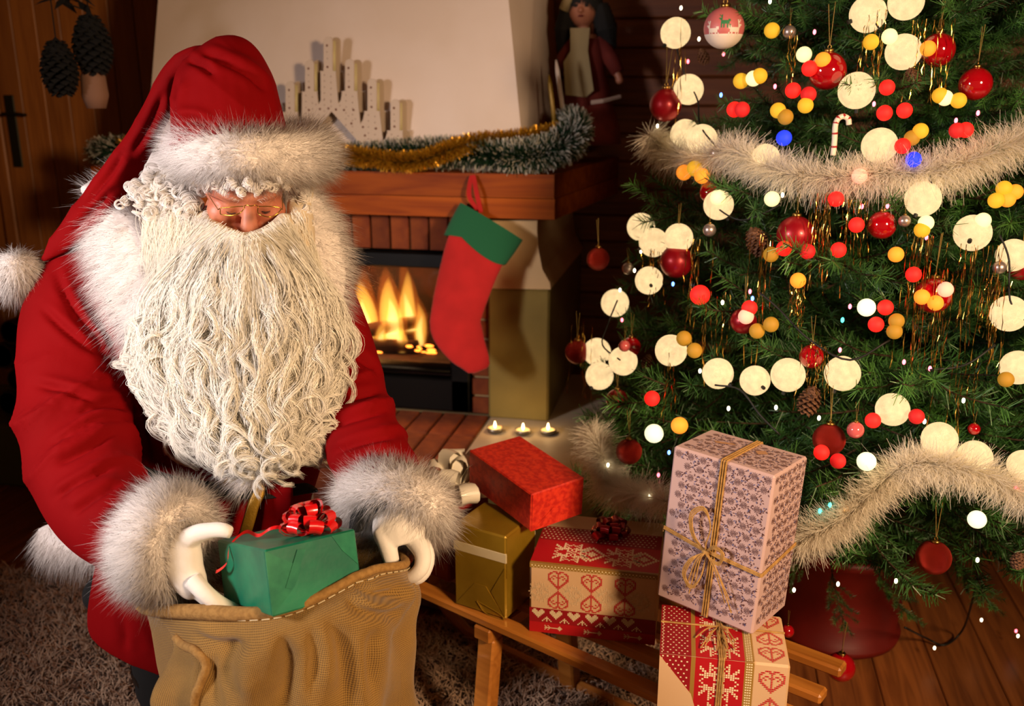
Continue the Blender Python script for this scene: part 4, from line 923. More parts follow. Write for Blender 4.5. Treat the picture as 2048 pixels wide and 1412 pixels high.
chk = [ptube([(402, 430, 1.755, 16), (420, 462, 1.735, 26), (455, 488, 1.715, 34), (490, 500, 1.705, 36), (525, 490, 1.715, 34), (556, 464, 1.735, 26), (574, 432, 1.76, 16)], 5, 14), ptube([(368, 400, 1.79, 30), (370, 450, 1.77, 36), (380, 510, 1.76, 44)], 4, 14), ptube([(598, 400, 1.80, 24), (600, 450, 1.78, 30), (592, 510, 1.76, 40)], 4, 14)]
V, N, F = remesh(cat([base] + chk), .006, 6)
beard = empty('beard', ORG[per.name]); beard.parent = per; beard.location = (0, 0, 0); ORG[beard.name] = ORG[per.name]
skin('beard_base', V, F, m_hairb, beard)
atv = lambda x, y, d: EYE + (FWD + RGT * ((np.asarray(x)[..., None] - 1024) / FPX) + UPV * ((706 - np.asarray(y)[..., None]) / FPX)) * np.asarray(d)[..., None]
def locks(nl, ns, kk, y0r, lenr, amp, turns, layer, seed, width=.0013, spread=.006, smax=1.0, tight=1.0):
    r = np.random.default_rng(seed); t = np.linspace(0, 1, kk)[None, :]
    s = r.uniform(-smax, smax, nl) if not isinstance(smax, tuple) else r.uniform(min(smax), max(smax), nl); y0 = r.uniform(*y0r, nl)
    ymax = 992 - 60 * np.abs(s) ** 1.5 - r.uniform(0, 50, nl); L = np.minimum(r.uniform(*lenr, nl), np.maximum(ymax - y0, 40))
    y = y0[:, None] + L[:, None] * t; drift = r.normal(0, .10, nl)[:, None]
    ss = s[:, None] * (1 + 0 * t) + drift * t
    x = bcen(y) + ss * bhw(y); d = bdep(y) + .06 * np.abs(ss) ** 2.2 - layer * r.uniform(.2, 1, nl)[:, None] - .012 * np.sin(t * math.pi)
    G = atv(x, y, d)                                              # guide curves nl x kk x 3
    A = amp * r.uniform(.6, 1.25, nl)[:, None] * (.18 + .82 * t ** 1.3) * np.where(t > .85, 1 - (t - .85) * 3.0, 1); ph = r.uniform(0, 6.28, nl)[:, None] + np.sign(r.normal(size=nl))[:, None] * 2 * math.pi * turns * r.uniform(.75, 1.3, nl)[:, None] * t ** 1.25
    G = G + A[..., None] * (np.cos(ph)[..., None] * RGT * 1.1 + np.sin(ph)[..., None] * (-FWD * .55 + UPV * .75))
    # strands of a lock
    off = r.normal(0, 1, (nl, ns, 3)) * spread; tw_ = (1 - .55 * t[..., None])                 # 1,k,1
    S = G[:, None] + off[:, :, None, :] * tw_[None] + r.normal(0, .0012, (nl, ns, kk, 3)) * .5
    ampj = 1 + r.normal(0, .12, (nl, ns, 1, 1)); S = G.mean(1)[:, None, None] * 0 + S
    Nn = -FWD * .55 + RGT * (ss * .5)[..., None] + UPV * .25 + .7 * unit(G - atv(x, y, d))
    Nn = Nn[:, None] + .85 * unit(off)[:, :, None, :]
    return strands(S.reshape(nl * ns, kk, 3), np.full(nl * ns, width), normals=unit(Nn.reshape(nl * ns, kk, 3)))
bl = [locks(95, 30, 24, (485, 640), (150, 240), .019, 1.6, .030, 1, .0009, .0080),
      locks(90, 30, 28, (560, 760), (160, 250), .021, 1.7, .040, 2, .0009, .0065),
      locks(72, 30, 34, (660, 850), (140, 240), .027, 2.0, .040, 3, .0009, .0050),
      locks(34, 26, 38, (760, 890), (120, 220), .028, 2.2, .030, 5, .0009, .0042)]
for seed, sg in ((11, -1), (12, 1)):                              # big loose ringlets along the outer edge
    bl.append(locks(24, 22, 40, (560, 800), (140, 220), .030, 2.2, .045, seed, .0009, .0036, smax=(sg * .86, sg * 1.04)))
fpart('beard_locks', joinb(bl), m_hair, beard)
def sweep(nst, a, b, c, seed, jit, w=.0009):
    wa = .0018 if seed < 4 else .0065
    r = np.random.default_rng(seed); t = np.linspace(0, 1, 12)[None, :, None]; out = []
    A, B, C = (np.array([at(*p) for p in q]) for q in (a, b, c)); u = r.random(nst); i = np.linspace(0, 1, len(A))
    f = lambda Q: np.stack([np.interp(u, i, Q[:, j]) for j in range(3)], 1)[:, None] + r.normal(0, jit, (nst, 1, 3))
    S = f(A) * (1 - t) ** 2 + 2 * f(B) * t * (1 - t) + f(C) * t * t; wav = wa * np.sin(t * 9 + r.uniform(0, 6, (nst, 1, 1))); S = S + wav * RGT
    N_ = np.broadcast_to(unit(-FWD + UPV * .5), S.shape); return strands(S, np.full(nst, w), normals=N_)
mo = [sweep(900, [(488, 476, 1.655), (468, 470, 1.665), (440, 458, 1.685), (408, 440, 1.72)], [(450, 498, 1.64), (420, 500, 1.655), (395, 490, 1.69), (372, 470, 1.72)], [(390, 560, 1.665), (365, 560, 1.69), (345, 540, 1.71), (345, 520, 1.74)], 1, .004),
      sweep(800, [(492, 476, 1.655), (515, 472, 1.665), (540, 458, 1.685), (570, 436, 1.72)], [(525, 500, 1.64), (550, 498, 1.655), (575, 486, 1.69), (596, 468, 1.72)], [(575, 556, 1.665), (600, 556, 1.69), (625, 540, 1.72), (625, 520, 1.745)], 2, .004),
      sweep(700, [(470, 485, 1.645), (490, 488, 1.642), (512, 486, 1.645)], [(455, 540, 1.63), (490, 545, 1.63), (528, 540, 1.63)], [(430, 610, 1.66), (488, 630, 1.66), (550, 610, 1.66)], 3, .005),
      sweep(500, [(345, 430, 1.76), (372, 440, 1.745), (400, 470, 1.725)], [(322, 480, 1.74), (345, 500, 1.72), (375, 520, 1.70)], [(330, 580, 1.74), (350, 590, 1.72), (380, 600, 1.70)], 4, .006),
      sweep(1100, [(300, 400, 1.80), (330, 425, 1.775), (365, 432, 1.755), (395, 445, 1.73)], [(285, 470, 1.785), (315, 490, 1.76), (345, 500, 1.735), (375, 510, 1.715)], [(300, 600, 1.765), (320, 610, 1.745), (340, 620, 1.73), (360, 630, 1.71)], 14, .009),
      sweep(500, [(585, 440, 1.75), (598, 430, 1.77), (570, 470, 1.72)], [(620, 490, 1.75), (625, 500, 1.74), (600, 520, 1.71)], [(650, 590, 1.76), (640, 590, 1.75), (600, 600, 1.71)], 5, .006)]
fpart('moustache', joinb(mo), m_hair, beard)

# ---- curly wig
wigb = [ptube([(345, 352, 1.80, 30), (335, 385, 1.79, 44), (350, 420, 1.785, 30)], 4, 12), ptube([(598, 350, 1.82, 24), (602, 385, 1.815, 26), (600, 420, 1.80, 18)], 4, 12), ptube([(390, 352, 1.765, 22), (440, 362, 1.705, 14), (490, 364, 1.69, 13), (540, 362, 1.70, 14), (580, 358, 1.74, 20)], 4, 12)]
wg = remesh(cat(wigb), .005, 3); wig = part('wig', (wg[0], wg[2]), m_hairb, per, smooth=True)
cs_ = []; r = np.random.default_rng(3)
spots = [(r.normal(335, 34), r.normal(388, 22), 1.765, r.uniform(8, 15)) for _ in range(110)] + [(r.uniform(270, 320), r.uniform(365, 400), 1.785, r.uniform(8, 12)) for _ in range(16)] + [(r.normal(602, 11), r.normal(388, 24), 1.785, r.uniform(6, 11)) for _ in range(60)] + [(u, 374 + 6 * math.sin(u * .2) + r.normal(0, 5) - 10 * ((u - 490) / 90) ** 2, 1.640 + .085 * ((u - 490) / 90) ** 2, r.uniform(6, 10)) for u in np.linspace(395, 590, 34)] + [(r.normal(375, 14), r.normal(420, 14), 1.745, r.uniform(7, 12)) for _ in range(26)]
kk = 34; t = np.linspace(0, 1, kk)
for (x, y, d, rp) in spots:
    c = at(x, y, d + r.uniform(-.018, .012)); R0 = rp * d / FPX; ax = unit(r.normal(0, 1, 3) + -_zz * .6 - FWD * .9 * r.uniform(0, 1)); Fm = frame(ax); tn = r.uniform(1.2, 2.4)
    for q in range(8):
        rr_ = R0 * (.75 + .35 * r.random()) * (1 - .35 * t); ph = 2 * math.pi * tn * t + r.normal(0, .12); h_ = (t - .5) * R0 * 1.6 + r.normal(0, .0018)
        cs_.append(np.stack([rr_ * np.cos(ph), rr_ * np.sin(ph), h_], 1) @ Fm.T + c + r.normal(0, .0012, 3))
G = np.array(cs_); Nn = unit(-FWD * .9 + UPV * .4 + .6 * unit(G - G.mean(1, keepdims=True)))
b_ = strands(G, np.full(len(G), .0010), normals=Nn); fpart('curls', b_, m_wig, wig)

# ---- wire glasses
gls = empty('glasses', ORG[per.name]); gls.parent = per; gls.location = (0, 0, 0); ORG[gls.name] = ORG[per.name]
gd = 1.628
def lens(pts): return [at(x, y, gd + dz) for x, y, dz in pts]
for pts in ([(441, 416, .012), (465, 414, .006), (488, 413, .004), (486, 420, .002), (478, 427, -.002), (464, 431, 0), (450, 430, .005), (441, 428, .010)], [(516, 413, .004), (540, 413, .006), (561, 416, .014), (558, 424, .010), (549, 431, .006), (538, 434, 0), (524, 431, -.002), (516, 426, .001)]):
    L = lens(pts); part('lens_rim', tube(crom(L + [L[0]], 3)[:-1], .0009, 6, closed=True), m_goldm, gls, smooth=True)
    part('lens', (np.array(L), [list(range(len(L)))]), m_lens, gls)
part('bridge', tube(crom(lens([(488, 413, .004), (493, 410, -.002), (502, 412, -.004), (511, 410, -.002), (516, 413, .004)]), 3), .0009, 6), m_goldm, gls, smooth=True)
part('temple', tube([at(441, 417, gd + .012), at(436, 419, gd + .016), at(417, 390, gd + .10), at(402, 362, gd + .16)], .0009, 6), m_goldm, gls)
part('temple', tube([at(561, 417, gd + .014), at(565, 419, gd + .02), at(565, 388, gd + .10), at(574, 360, gd + .16)], .0009, 6), m_goldm, gls)

# ================================================================== THE TREE
TX, TY = .45, 2.66
m_need = mat('pine_needles', '#1a3a1e', .45, col2='#42702e', nscale=5, rnd=.35); m_bark2 = mat('tree_bark', '#3a2616', .9); m_pot = mat('red_plastic_pot', '#5e0c08', .5, col2='#74140c', nscale=6)
def trad(z): return np.interp(z, [.1, .28, .5, .7, .98, 1.42, 1.8, 2.1, 2.45], [.55, .68, .76, .80, .71, .55, .43, .32, .06])
tree = empty('pine_tree', (TX, TY, 0), 'decorated dark green pine tree standing in a red pot', 'tree')
part('trunk', tube([(TX, TY, .12), (TX, TY, 1.2), (TX, TY, 2.45)], [.035, .025, .008], 10), m_bark2, tree, smooth=True)
def branch_mesh(seed, L=.6, nt=11):
    r = np.random.default_rng(seed); segs = []                     # twig polylines
    main = np.array([(0, 0, 0), (L * .35, 0, -.01), (L * .7, 0, -.005), (L, 0, .03)]); segs.append((crom(main, 5), 1.0))
    for i in range(nt):
        t = .22 + .74 * i / nt; s = 1 if i % 2 else -1; p = np.array([np.interp(t, [0, .35, .7, 1], main[:, j]) for j in range(3)])
        l = (.10 + .16 * (1 - t)) * r.uniform(.8, 1.2); an = math.radians(r.uniform(32, 55)) * s; el = r.uniform(-.25, .35)
        d = np.array([math.cos(an), math.sin(an), el]); q = np.array([p, p + d * l * .5 + [0, 0, -.004], p + d * l + [.01, 0, .012]]); segs.append((crom(q, 4), .8))
    P = []; D = []; st = []
    for Q, w_ in segs:
        T = unit(np.gradient(Q, axis=0)); ln = np.linalg.norm(np.diff(Q, axis=0), axis=1).sum(); n = int(ln * 900); u = np.sort(r.random(n)) ** .9; i = np.linspace(0, 1, len(Q))
        c = np.stack([np.interp(u, i, Q[:, j]) for j in range(3)], 1); tt = np.stack([np.interp(u, i, T[:, j]) for j in range(3)], 1)
        rd = unit(np.cross(tt, r.normal(size=(n, 3)))); P.append(c); D.append(unit(tt * r.uniform(.5, 1.0, (n, 1)) + rd)); st.append(tube(Q, np.linspace(.0035, .0015, len(Q)) * w_, 5, cap=False))
    P = np.concatenate(P); D = np.concatenate(D); n = len(P)
    bV, bF, _ = blades(P, D, r.uniform(.022, .036, n), .0022, r.normal(0, .12, (n, 3)), 1, side=unit(np.cross(D, r.normal(size=(n, 3)))), tip=.35)
    sV, sF = cat(st); sF = np.array(sF) + len(bV); me = fast_mesh('branch', np.concatenate([bV, sV]), [bF[0], sF], fmat=np.concatenate([np.zeros(len(bF[0])), np.ones(len(sF))]))
    me.materials.append(m_need); me.materials.append(m_bark2); return me
BM = [branch_mesh(s) for s in range(6)]
r = random.Random(21); nb_ = 0; ga = math.radians(137.5)
boxes = [((-.66, -.02), (1.7, 2.16), .92), ((-.12, .30), (1.45, 1.93), 1.05), ((-.7, .4), (1.4, 2.0), .5)]
zlist = np.concatenate([np.linspace(.46, 2.40, 215), np.linspace(.45, 2.2, 70)])
for i, z in enumerate(zlist):
    inner = i >= 215; az = i * ga + r.uniform(-.2, .2); R = trad(z) * (r.uniform(.5, .72) if inner else r.uniform(.86, 1.06))
    droop = math.radians(r.uniform(-4, 12) if z > .6 else r.uniform(-10, 6)) if z < 1.6 else math.radians(r.uniform(-25, 4)); 
    dz = -math.sin(droop) * R
    ex, ey, ez = TX + R * math.cos(az), TY + R * math.sin(az), z + dz
    if any(bx_[0] < ex < bx_[1] and by_[0] < ey < by_[1] and ez < bz_ for bx_, by_, bz_ in boxes): R *= .62
    if ey > YB - .06: R *= .8
    sc_ = R / .6
    o = link('branch', BM[r.randrange(6)], tree); o.location = (0, 0, z); o.rotation_euler = (math.radians(r.uniform(-40, 40)), droop, az); o.scale = (sc_, max(sc_, .75), max(sc_, .75)); nb_ += 1
# a few branches that hang low in front
for (px, py, d, ex, ey, ed) in ((1660, 1120, 2.35, 1690, 1265, 2.25), (1745, 1130, 2.35, 1825, 1245, 2.2), (1900, 1100, 2.3, 1990, 1225, 2.15), (1620, 1100, 2.3, 1560, 1180, 2.3), (1960, 1050, 2.2, 2040, 1150, 2.1)):
    a_, b_ = at(px, py, d), at(ex, ey, ed); dv = b_ - a_; Lh = np.linalg.norm(dv); o = link('branch', BM[r.randrange(6)], tree); o.location = tuple(a_ - ORG[tree.name]); o.rotation_euler = (r.uniform(-.5, .5), -math.asin(dv[2] / Lh), math.atan2(dv[1], dv[0])); o.scale = (Lh / .6,) * 3
pot = empty('tree_pot', (TX, TY, 0), 'dark red round pot standing on the boards under the tree', 'pot')
part('pot_body', lathe([(.001, .004), (.15, .004), (.185, .02), (.19, .04), (.175, .05), (.20, .30), (.215, .31), (.215, .335), (.195, .335), (.19, .30), (.001, .29)], 36, (TX, TY, 0)), m_pot, pot, smooth=True)
part('soil', lathe([(.001, .27), (.185, .275), (.001, .302)], 20, (TX, TY, 0)), m_dark, pot)

def on_tree(px, py, frac=.95):
    """first point along the view where the tree's outline is met"""
    best = None; rr_ = ray(px, py)
    for d in np.arange(1.5, 3.4, .01):
        p = EYE + rr_ * d; q = math.hypot(p[0] - TX, p[1] - TY) / (trad(p[2]) * frac)
        if q <= 1: return p, d
        if best is None or q < best[0]: best = (q, p, d)
    return best[1], best[2]
HOME = []                                                        # things on the tree: (px, py, phrase)
m_cap = mat('ornament_cap', '#b08a48', .3, metal=1); m_thread = mat('thread', '#8a7030', .7)
m_bg = mat('glossy_red_glass', '#a00612', .08, coat=1, spec=.6); m_bm = mat('matt_red_bauble', '#9a0c1a', .35, metal=.35, coat=.1)
k = NT('glitter_red'); vo = k.add('ShaderNodeTexVoronoi', inp={'Vector': k.coords('Object'), 'Scale': 900}); k.l.new(k.ramp(vo.outputs['Color'], [(.2, '#4a0404'), (.6, '#b01010'), (.95, '#ff6040')]), k.b.inputs['Base Color']); k.b.inputs['Metallic'].default_value = .7; k.b.inputs['Roughness'].default_value = .3; k.bump(vo.outputs[0], .8, .001); m_bgl = k.m
m_silv = mat('silver_bauble', '#b9a8a0', .35, metal=.8); m_pinkb = mat('pink_white_bauble', '#c86a68', .45, bump=(90, .1)); m_whitep = mat('white_paint', '#e8d8c8', .6); m_greenp = mat('green_paint', '#2f7a48', .6); m_pinkc = mat('pink_glass', '#d06060', .12, coat=1)
def bauble_proto(m, r0):
    t = empty('bauble', (0, 0, 0)); b = link('ball', pmesh('ball', *sphere((0, 0, -1.12), 1, 28, 18), True), t, m)
    link('cap', pmesh('cap', *lathe([(.24, -.18), (.26, -.02), (.22, .02), (.001, .03)], 14), True), t, m_cap)
    link('hanging_loop', pmesh('hanging_loop', *torus((0, 0, .12), (0, 1, 0), .10, .022, 14, 6), True), t, m_cap)
    V, F = cat([tube([(-.015, 0, .2), (-.3, .05, 2.3)], .018, 4), tube([(.015, 0, .2), (.05, .1, 2.4)], .018, 4)]); link('thread', pmesh('thread', V, F), t, m_thread)
    return t
PROTO = {}
def place(proto, p, rad, label, cat_, group):
    first = not proto.get('used'); proto['used'] = 1
    o = proto if first else copy_tree(proto)
    if 'used' in o.keys() and not first: pass
    o.location = tuple(p + np.array([0, 0, 1.12 * rad])); o.scale = (rad,) * 3; o.rotation_euler = (0, 0, random.uniform(0, 6.28))
    return tag(o, label, cat_, group)
BAUB = [(1655, 142, 37, 'g', 'large glossy red bauble just left of the highest white ball lights'), (1876, 100, 33, 'g', 'glossy red bauble with an orange bokeh disc on its edge, near the top'), (1951, 168, 32, 'g', 'dark glossy red bauble near the top edge of the tree, farthest from the fireplace'),
        (1331, 210, 32, 'm', 'satin red bauble above the white tinsel, nearest the doll'), (1196, 518, 23, 's', 'small glitter red bauble hanging alone beside the stocking side of the tree'), (1353, 523, 33, 'm', 'matt red bauble directly under a pair of white ball lights'),
        (1591, 469, 37, 'm', 'large matt red bauble with beaded garlands beside a pine cone'), (1487, 642, 26, 'm', 'matt red bauble with a pale pink bokeh disc in front of it'), (1623, 713, 24, 'g', 'small glossy red bauble between two large white ball lights'),
        (1154, 704, 24, 's', 'dark glitter bauble at the outermost branch beside the three white balls'), (1262, 694, 20, 'g', 'small red bauble half hidden behind a white ball and a pink bead'), (1764, 450, 28, 'g', 'shiny red bauble under the middle of the white tinsel'),
        (1866, 591, 36, 'g', 'large shiny red bauble covered by orange bokeh discs'), (2040, 533, 28, 'm', 'matt red bauble behind a white ball at the picture edge'), (1258, 903, 26, 's', 'glitter red bauble hanging above the red gift box'), (1658, 879, 32, 's', 'glitter bauble with a shiny lower half above the rosette gift'),
        (1867, 1115, 34, 's', 'glitter red bauble hanging low over the floor beside the white tinsel'), (1681, 1334, 29, 'g', 'glossy red bauble hanging at floor level over the sled end'), (1421, 385, 22, 'g', 'red bauble behind a white ball and an orange bokeh disc cluster'), (1575, 1262, 13, 'g', 'tiny red bauble peeking out beside the rosette gift'),
        (1234, 800, 22, 'm', 'long dark red bauble below the three white balls'), (1948, 858, 12, 'g', 'tiny red lantern-like bauble beside two low white balls')]
pr = {'g': bauble_proto(m_bg, 1), 'm': bauble_proto(m_bm, 1), 's': bauble_proto(m_bgl, 1)}
for px, py, rp, kd, lab in BAUB:
    p, d = on_tree(px, py, .97); place(pr[kd], p, rp * d / FPX, lab, 'bauble', 'red baubles on the tree'); HOME.append((px, py, lab))
for px, py, rp, kd, lab in [(1579, 64, 13, 0, 'small silver bauble near the top beside a yellow bokeh disc'), (1431, 306, 12, 0, 'small silver bauble in front of the white tinsel'), (1419, 460, 13, 0, 'small pearl bauble over a pair of white balls'), (1256, 537, 12, 0, 'small grey bauble beside the single small red one'), (1809, 442, 12, 0, 'small clear silver bauble touching the shiny red one'), (1999, 535, 13, 0, 'small silver bauble in front of a white ball at the picture edge'), (1249, 692, 12, 1, 'small pink bead in front of the three white balls'), (1711, 860, 17, 1, 'pink glass bauble beside the half-shiny glitter one')]:
    if kd not in PROTO: PROTO[kd] = bauble_proto(m_silv if kd == 0 else m_pinkc, 1)
    p, d = on_tree(px, py, 1.03); place(PROTO[kd], p, rp * d / FPX, lab, 'bauble', 'small silver and pink baubles on the tree')
# painted bauble with reindeer
p, d = on_tree(1448, 56, 1.14); rad = 40 * d / FPX
t = bauble_proto(m_pinkb, 1); t.location = tuple(p + np.array([0, 0, 1.12 * rad])); t.scale = (rad,) * 3; vd = unit(-ray(1448, 56)); 
tag(t, 'large pink bauble painted with white and green reindeer over snow', 'bauble')
t.rotation_euler = (0, 0, math.atan2(vd[1], vd[0]) + math.pi / 2)
def decal(rows, cell, u0, v0, m, name):
    V = []; F = []
    for j, rw in enumerate(rows):
        for i, c in enumerate(rw):
            if c != '#': continue
            b = len(V)
            for du, dv in ((0, 0), (1, 0), (1, 1), (0, 1)):
                u = u0 + (i + du) * cell; v = v0 - (j + dv) * cell; V.append((math.sin(u) * math.cos(v) * 1.006, -math.cos(u) * math.cos(v) * 1.006, math.sin(v) * 1.006 - 1.12))
            F.append([b + 3, b + 2, b + 1, b])
    tag(link(name, pmesh(name, V, F), t, m), kind='stuff')
DEER = ["#.#.......", ".##.......", "..#.......", "###.......", ".##.....##", "..########", "..#######.", "..#######.", "..#.#..#.#", "..#.#..#.#", "..#.#..#.#"]
decal(DEER, .07, -.95, .30, m_whitep, 'painted_reindeer'); decal([x[::-1] for x in DEER], .075, .22, .36, m_whitep, 'painted_reindeer'); decal(DEER, .06, -.28, .62, m_greenp, 'painted_reindeer')
V, F = lathe([(math.cos(a) * 1.005, math.sin(a) * 1.005) for a in np.linspace(-1.5, -.32, 12)], 28, (0, 0, -1.12)); link('painted_snow', pmesh('painted_snow', V, F, True), t, m_whitep)

# white cotton ball lights
k = NT('cotton_ball_glow'); vc = k.coords('Object', (1, 1, 1)); n1 = k.add('ShaderNodeTexWave', inp={'Vector': vc, 'Scale': 9, 'Distortion': 9, 'Detail': 4, 'Detail Scale': 2.5}); n2 = k.add('ShaderNodeTexNoise', inp={'Vector': vc, 'Scale': 2.2, 'Detail': 3})
c_ = k.ramp(n1.outputs[1], [(.1, (1, .62, .26)), (.5, (1, .74, .38))]); k.l.new(c_, k.b.inputs['Emission Color']); k.b.inputs['Base Color'].default_value = (.22, .16, .1, 1)
mr = k.add('ShaderNodeMapRange', inp={0: n2.outputs[0], 1: .3, 2: .7, 3: .85, 4: 1.15}); k.l.new(mr.outputs[0], k.b.inputs['Emission Strength']); k.b.inputs['Roughness'].default_value = .9; k.bump(n1.outputs[1], .3, .01); m_cot = k.m
m_wire = mat('black_cable', '#0a0d08', .6)
BALLS = [(1736, 28, 36), (1812, 4, 35), (1807, 104, 35), (1713, 181, 36), (1759, 291, 35), (1846, 398, 35), (1351, 66, 30), (1377, 179, 30), (1370, 268, 29), (1404, 280, 31), (1531, 316, 28), (1437, 410, 30), (1282, 454, 28), (1307, 485, 29), (1357, 476, 29), (1298, 561, 28), (1230, 606, 28), (1194, 704, 28), (1246, 722, 29), (1199, 752, 28), (1342, 701, 32), (1436, 747, 31), (1510, 761, 30), (1576, 750, 34), (1685, 747, 35), (1945, 466, 36), (2027, 511, 33), (2018, 627, 36), (2036, 735, 34), (1785, 819, 33), (1879, 879, 35), (1949, 915, 34), (2046, 930, 30)]
BLAB = ['cut off by the top edge, nearer the fireplace', 'cut off by the top edge, second from the fireplace', 'touching the glossy red bauble with the orange bokeh disc', 'under the large glossy red bauble near the top', 'sitting on the upper white tinsel beside a red bokeh disc', 'hanging below the upper white tinsel over the shiny red bauble', 'highest on the fireplace side, half behind needles', 'just above the satin red bauble', 'behind its twin above the white tinsel on the fireplace side', 'in front of its twin, beside the small silver bauble', 'sunk into the upper white tinsel', 'behind a pale bokeh disc below the orange disc cluster', 'half hidden by needles, outermost of the upper three', 'the middle one of the upper three', 'resting on the matt red bauble, innermost of the upper three', 'below the upper three, hidden by gold strands', 'alone beside the outer branch tip under the small red bauble', 'upper one of the lower three at the outer edge', 'behind the small pink bead in the lower three', 'lowest of the lower three at the outer edge', 'alone above the needles between lower three and middle row', 'first of the row across the middle', 'second of the row across the middle, half behind needles', 'third of the row across the middle, above a pine cone', 'fourth of the row across the middle, above the half-shiny bauble', 'behind a needle tuft, with a pale bokeh disc on its edge', 'at the picture edge behind the small silver bauble', 'at the picture edge with a black cable across it', 'at the picture edge above an orange bokeh disc', 'beside the pink glass bauble, left of the low tinsel', 'just above the lower white tinsel', 'sunk into the lower white tinsel', 'at the picture edge, lowest beside an orange bokeh disc']
cv = sphere((0, 0, 0), 1, 26, 16); cv = (cv[0] * (1 + .012 * vnoise(cv[0], 5, 3))[:, None], cv[1]); cme = pmesh('ball_light', *cv, True); cme.materials.append(m_cot)
sok = pmesh('socket', *tube([(0, 0, .9), (0, 0, 1.22)], .12, 8)); sok.materials.append(m_wire)
cab = []
for (px, py, rp), lb in zip(BALLS, BLAB):
    p, d = on_tree(px, py, .99); o = link('ball_light', cme, None); o.location = tuple(p); s_ = rp * d / FPX; o.scale = (s_,) * 3; o.rotation_euler = (random.uniform(-.6, .6), random.uniform(-.6, .6), random.uniform(0, 6))
    tag(o, 'white cotton ball light ' + lb, 'light', 'white cotton ball lights on the tree'); c = link('socket', sok, o); c.rotation_euler = (random.uniform(1.5, 4), random.uniform(-1, 1), 0); cab.append(p)

# small round coloured bokeh discs, added as glowing globes; not lamps
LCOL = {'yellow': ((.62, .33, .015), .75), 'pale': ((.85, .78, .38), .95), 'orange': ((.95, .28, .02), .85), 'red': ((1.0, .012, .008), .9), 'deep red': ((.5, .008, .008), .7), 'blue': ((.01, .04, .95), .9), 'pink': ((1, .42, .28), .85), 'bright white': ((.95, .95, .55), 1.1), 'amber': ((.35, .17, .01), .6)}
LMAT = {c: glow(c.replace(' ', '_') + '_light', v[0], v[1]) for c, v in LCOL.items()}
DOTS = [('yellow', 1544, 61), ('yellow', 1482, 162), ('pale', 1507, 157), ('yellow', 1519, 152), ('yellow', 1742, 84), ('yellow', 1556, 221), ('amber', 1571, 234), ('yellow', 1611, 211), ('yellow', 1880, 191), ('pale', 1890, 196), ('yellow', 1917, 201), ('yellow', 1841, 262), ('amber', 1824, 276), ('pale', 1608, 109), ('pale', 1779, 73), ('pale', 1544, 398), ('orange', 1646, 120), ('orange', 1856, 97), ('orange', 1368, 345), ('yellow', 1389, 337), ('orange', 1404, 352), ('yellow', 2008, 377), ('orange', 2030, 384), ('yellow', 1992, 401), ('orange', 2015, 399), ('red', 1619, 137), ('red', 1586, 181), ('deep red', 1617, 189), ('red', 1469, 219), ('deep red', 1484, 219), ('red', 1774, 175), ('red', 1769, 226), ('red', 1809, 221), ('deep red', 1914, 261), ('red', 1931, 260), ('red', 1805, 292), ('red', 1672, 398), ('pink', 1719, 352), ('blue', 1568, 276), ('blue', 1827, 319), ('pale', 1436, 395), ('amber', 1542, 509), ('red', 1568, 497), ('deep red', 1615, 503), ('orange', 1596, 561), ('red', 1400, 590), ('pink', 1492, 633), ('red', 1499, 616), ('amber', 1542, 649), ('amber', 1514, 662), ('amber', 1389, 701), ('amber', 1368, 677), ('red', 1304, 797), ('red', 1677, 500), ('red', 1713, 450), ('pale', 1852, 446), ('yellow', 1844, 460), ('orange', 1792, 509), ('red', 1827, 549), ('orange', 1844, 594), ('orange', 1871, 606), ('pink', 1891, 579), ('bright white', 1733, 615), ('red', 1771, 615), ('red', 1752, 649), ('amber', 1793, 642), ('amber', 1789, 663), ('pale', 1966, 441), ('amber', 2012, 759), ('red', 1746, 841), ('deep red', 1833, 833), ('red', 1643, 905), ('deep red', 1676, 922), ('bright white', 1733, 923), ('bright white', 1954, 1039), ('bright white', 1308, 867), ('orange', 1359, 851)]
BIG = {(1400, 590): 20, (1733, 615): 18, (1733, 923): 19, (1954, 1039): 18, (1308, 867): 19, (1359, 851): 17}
MARK = [(x, y, s) for (x, y, r_), s in zip(BALLS, range(99))]
LAND = [(1448, 56, 'the reindeer bauble'), (1655, 142, 'the large glossy bauble near the top'), (1876, 100, 'the highest glossy bauble'), (1951, 168, 'the dark glossy bauble'), (1331, 210, 'the satin bauble'), (1683, 265, 'the candy cane'), (1591, 469, 'the beaded matt bauble'), (1513, 481, 'the big pine cone'), (1764, 450, 'the shiny bauble under the tinsel'), (1866, 591, 'the large shiny bauble'), (1487, 642, 'the matt bauble with pink bokeh disc'), (1353, 523, 'the matt bauble under two balls'), (1658, 879, 'the half-shiny bauble'), (1258, 903, 'the bauble over the red gift'), (1867, 1115, 'the low glitter bauble'), (1620, 799, 'the pine cone in the middle'), (1404, 280, 'the twin white balls'), (1846, 398, 'the ball under the tinsel'), (2018, 627, 'the picture-edge ball with cable'), (1713, 181, 'the ball below the glossy bauble'), (1342, 701, 'the lone white ball')]
def where(px, py):
    c = sorted(LAND, key=lambda q: math.hypot(q[0] - px, q[1] - py))[0]; dx, dy = px - c[0], py - c[1]
    v = 'above' if dy < -8 else ('below' if dy > 8 else ''); h_ = 'left of' if dx < -12 else ('right of' if dx > 12 else '')
    if abs(dx) > 2.5 * abs(dy): v = ''
    if abs(dy) > 2.5 * abs(dx): h_ = ''
    return ((v + ' and ' + h_) if v and h_ else (v or h_ or 'in front of')), c[2]
lme = {c: pmesh('bokeh_disc', *sphere((0, 0, 0), 1, 20, 12), True) for c in LCOL}
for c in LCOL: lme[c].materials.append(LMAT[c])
seen = {}
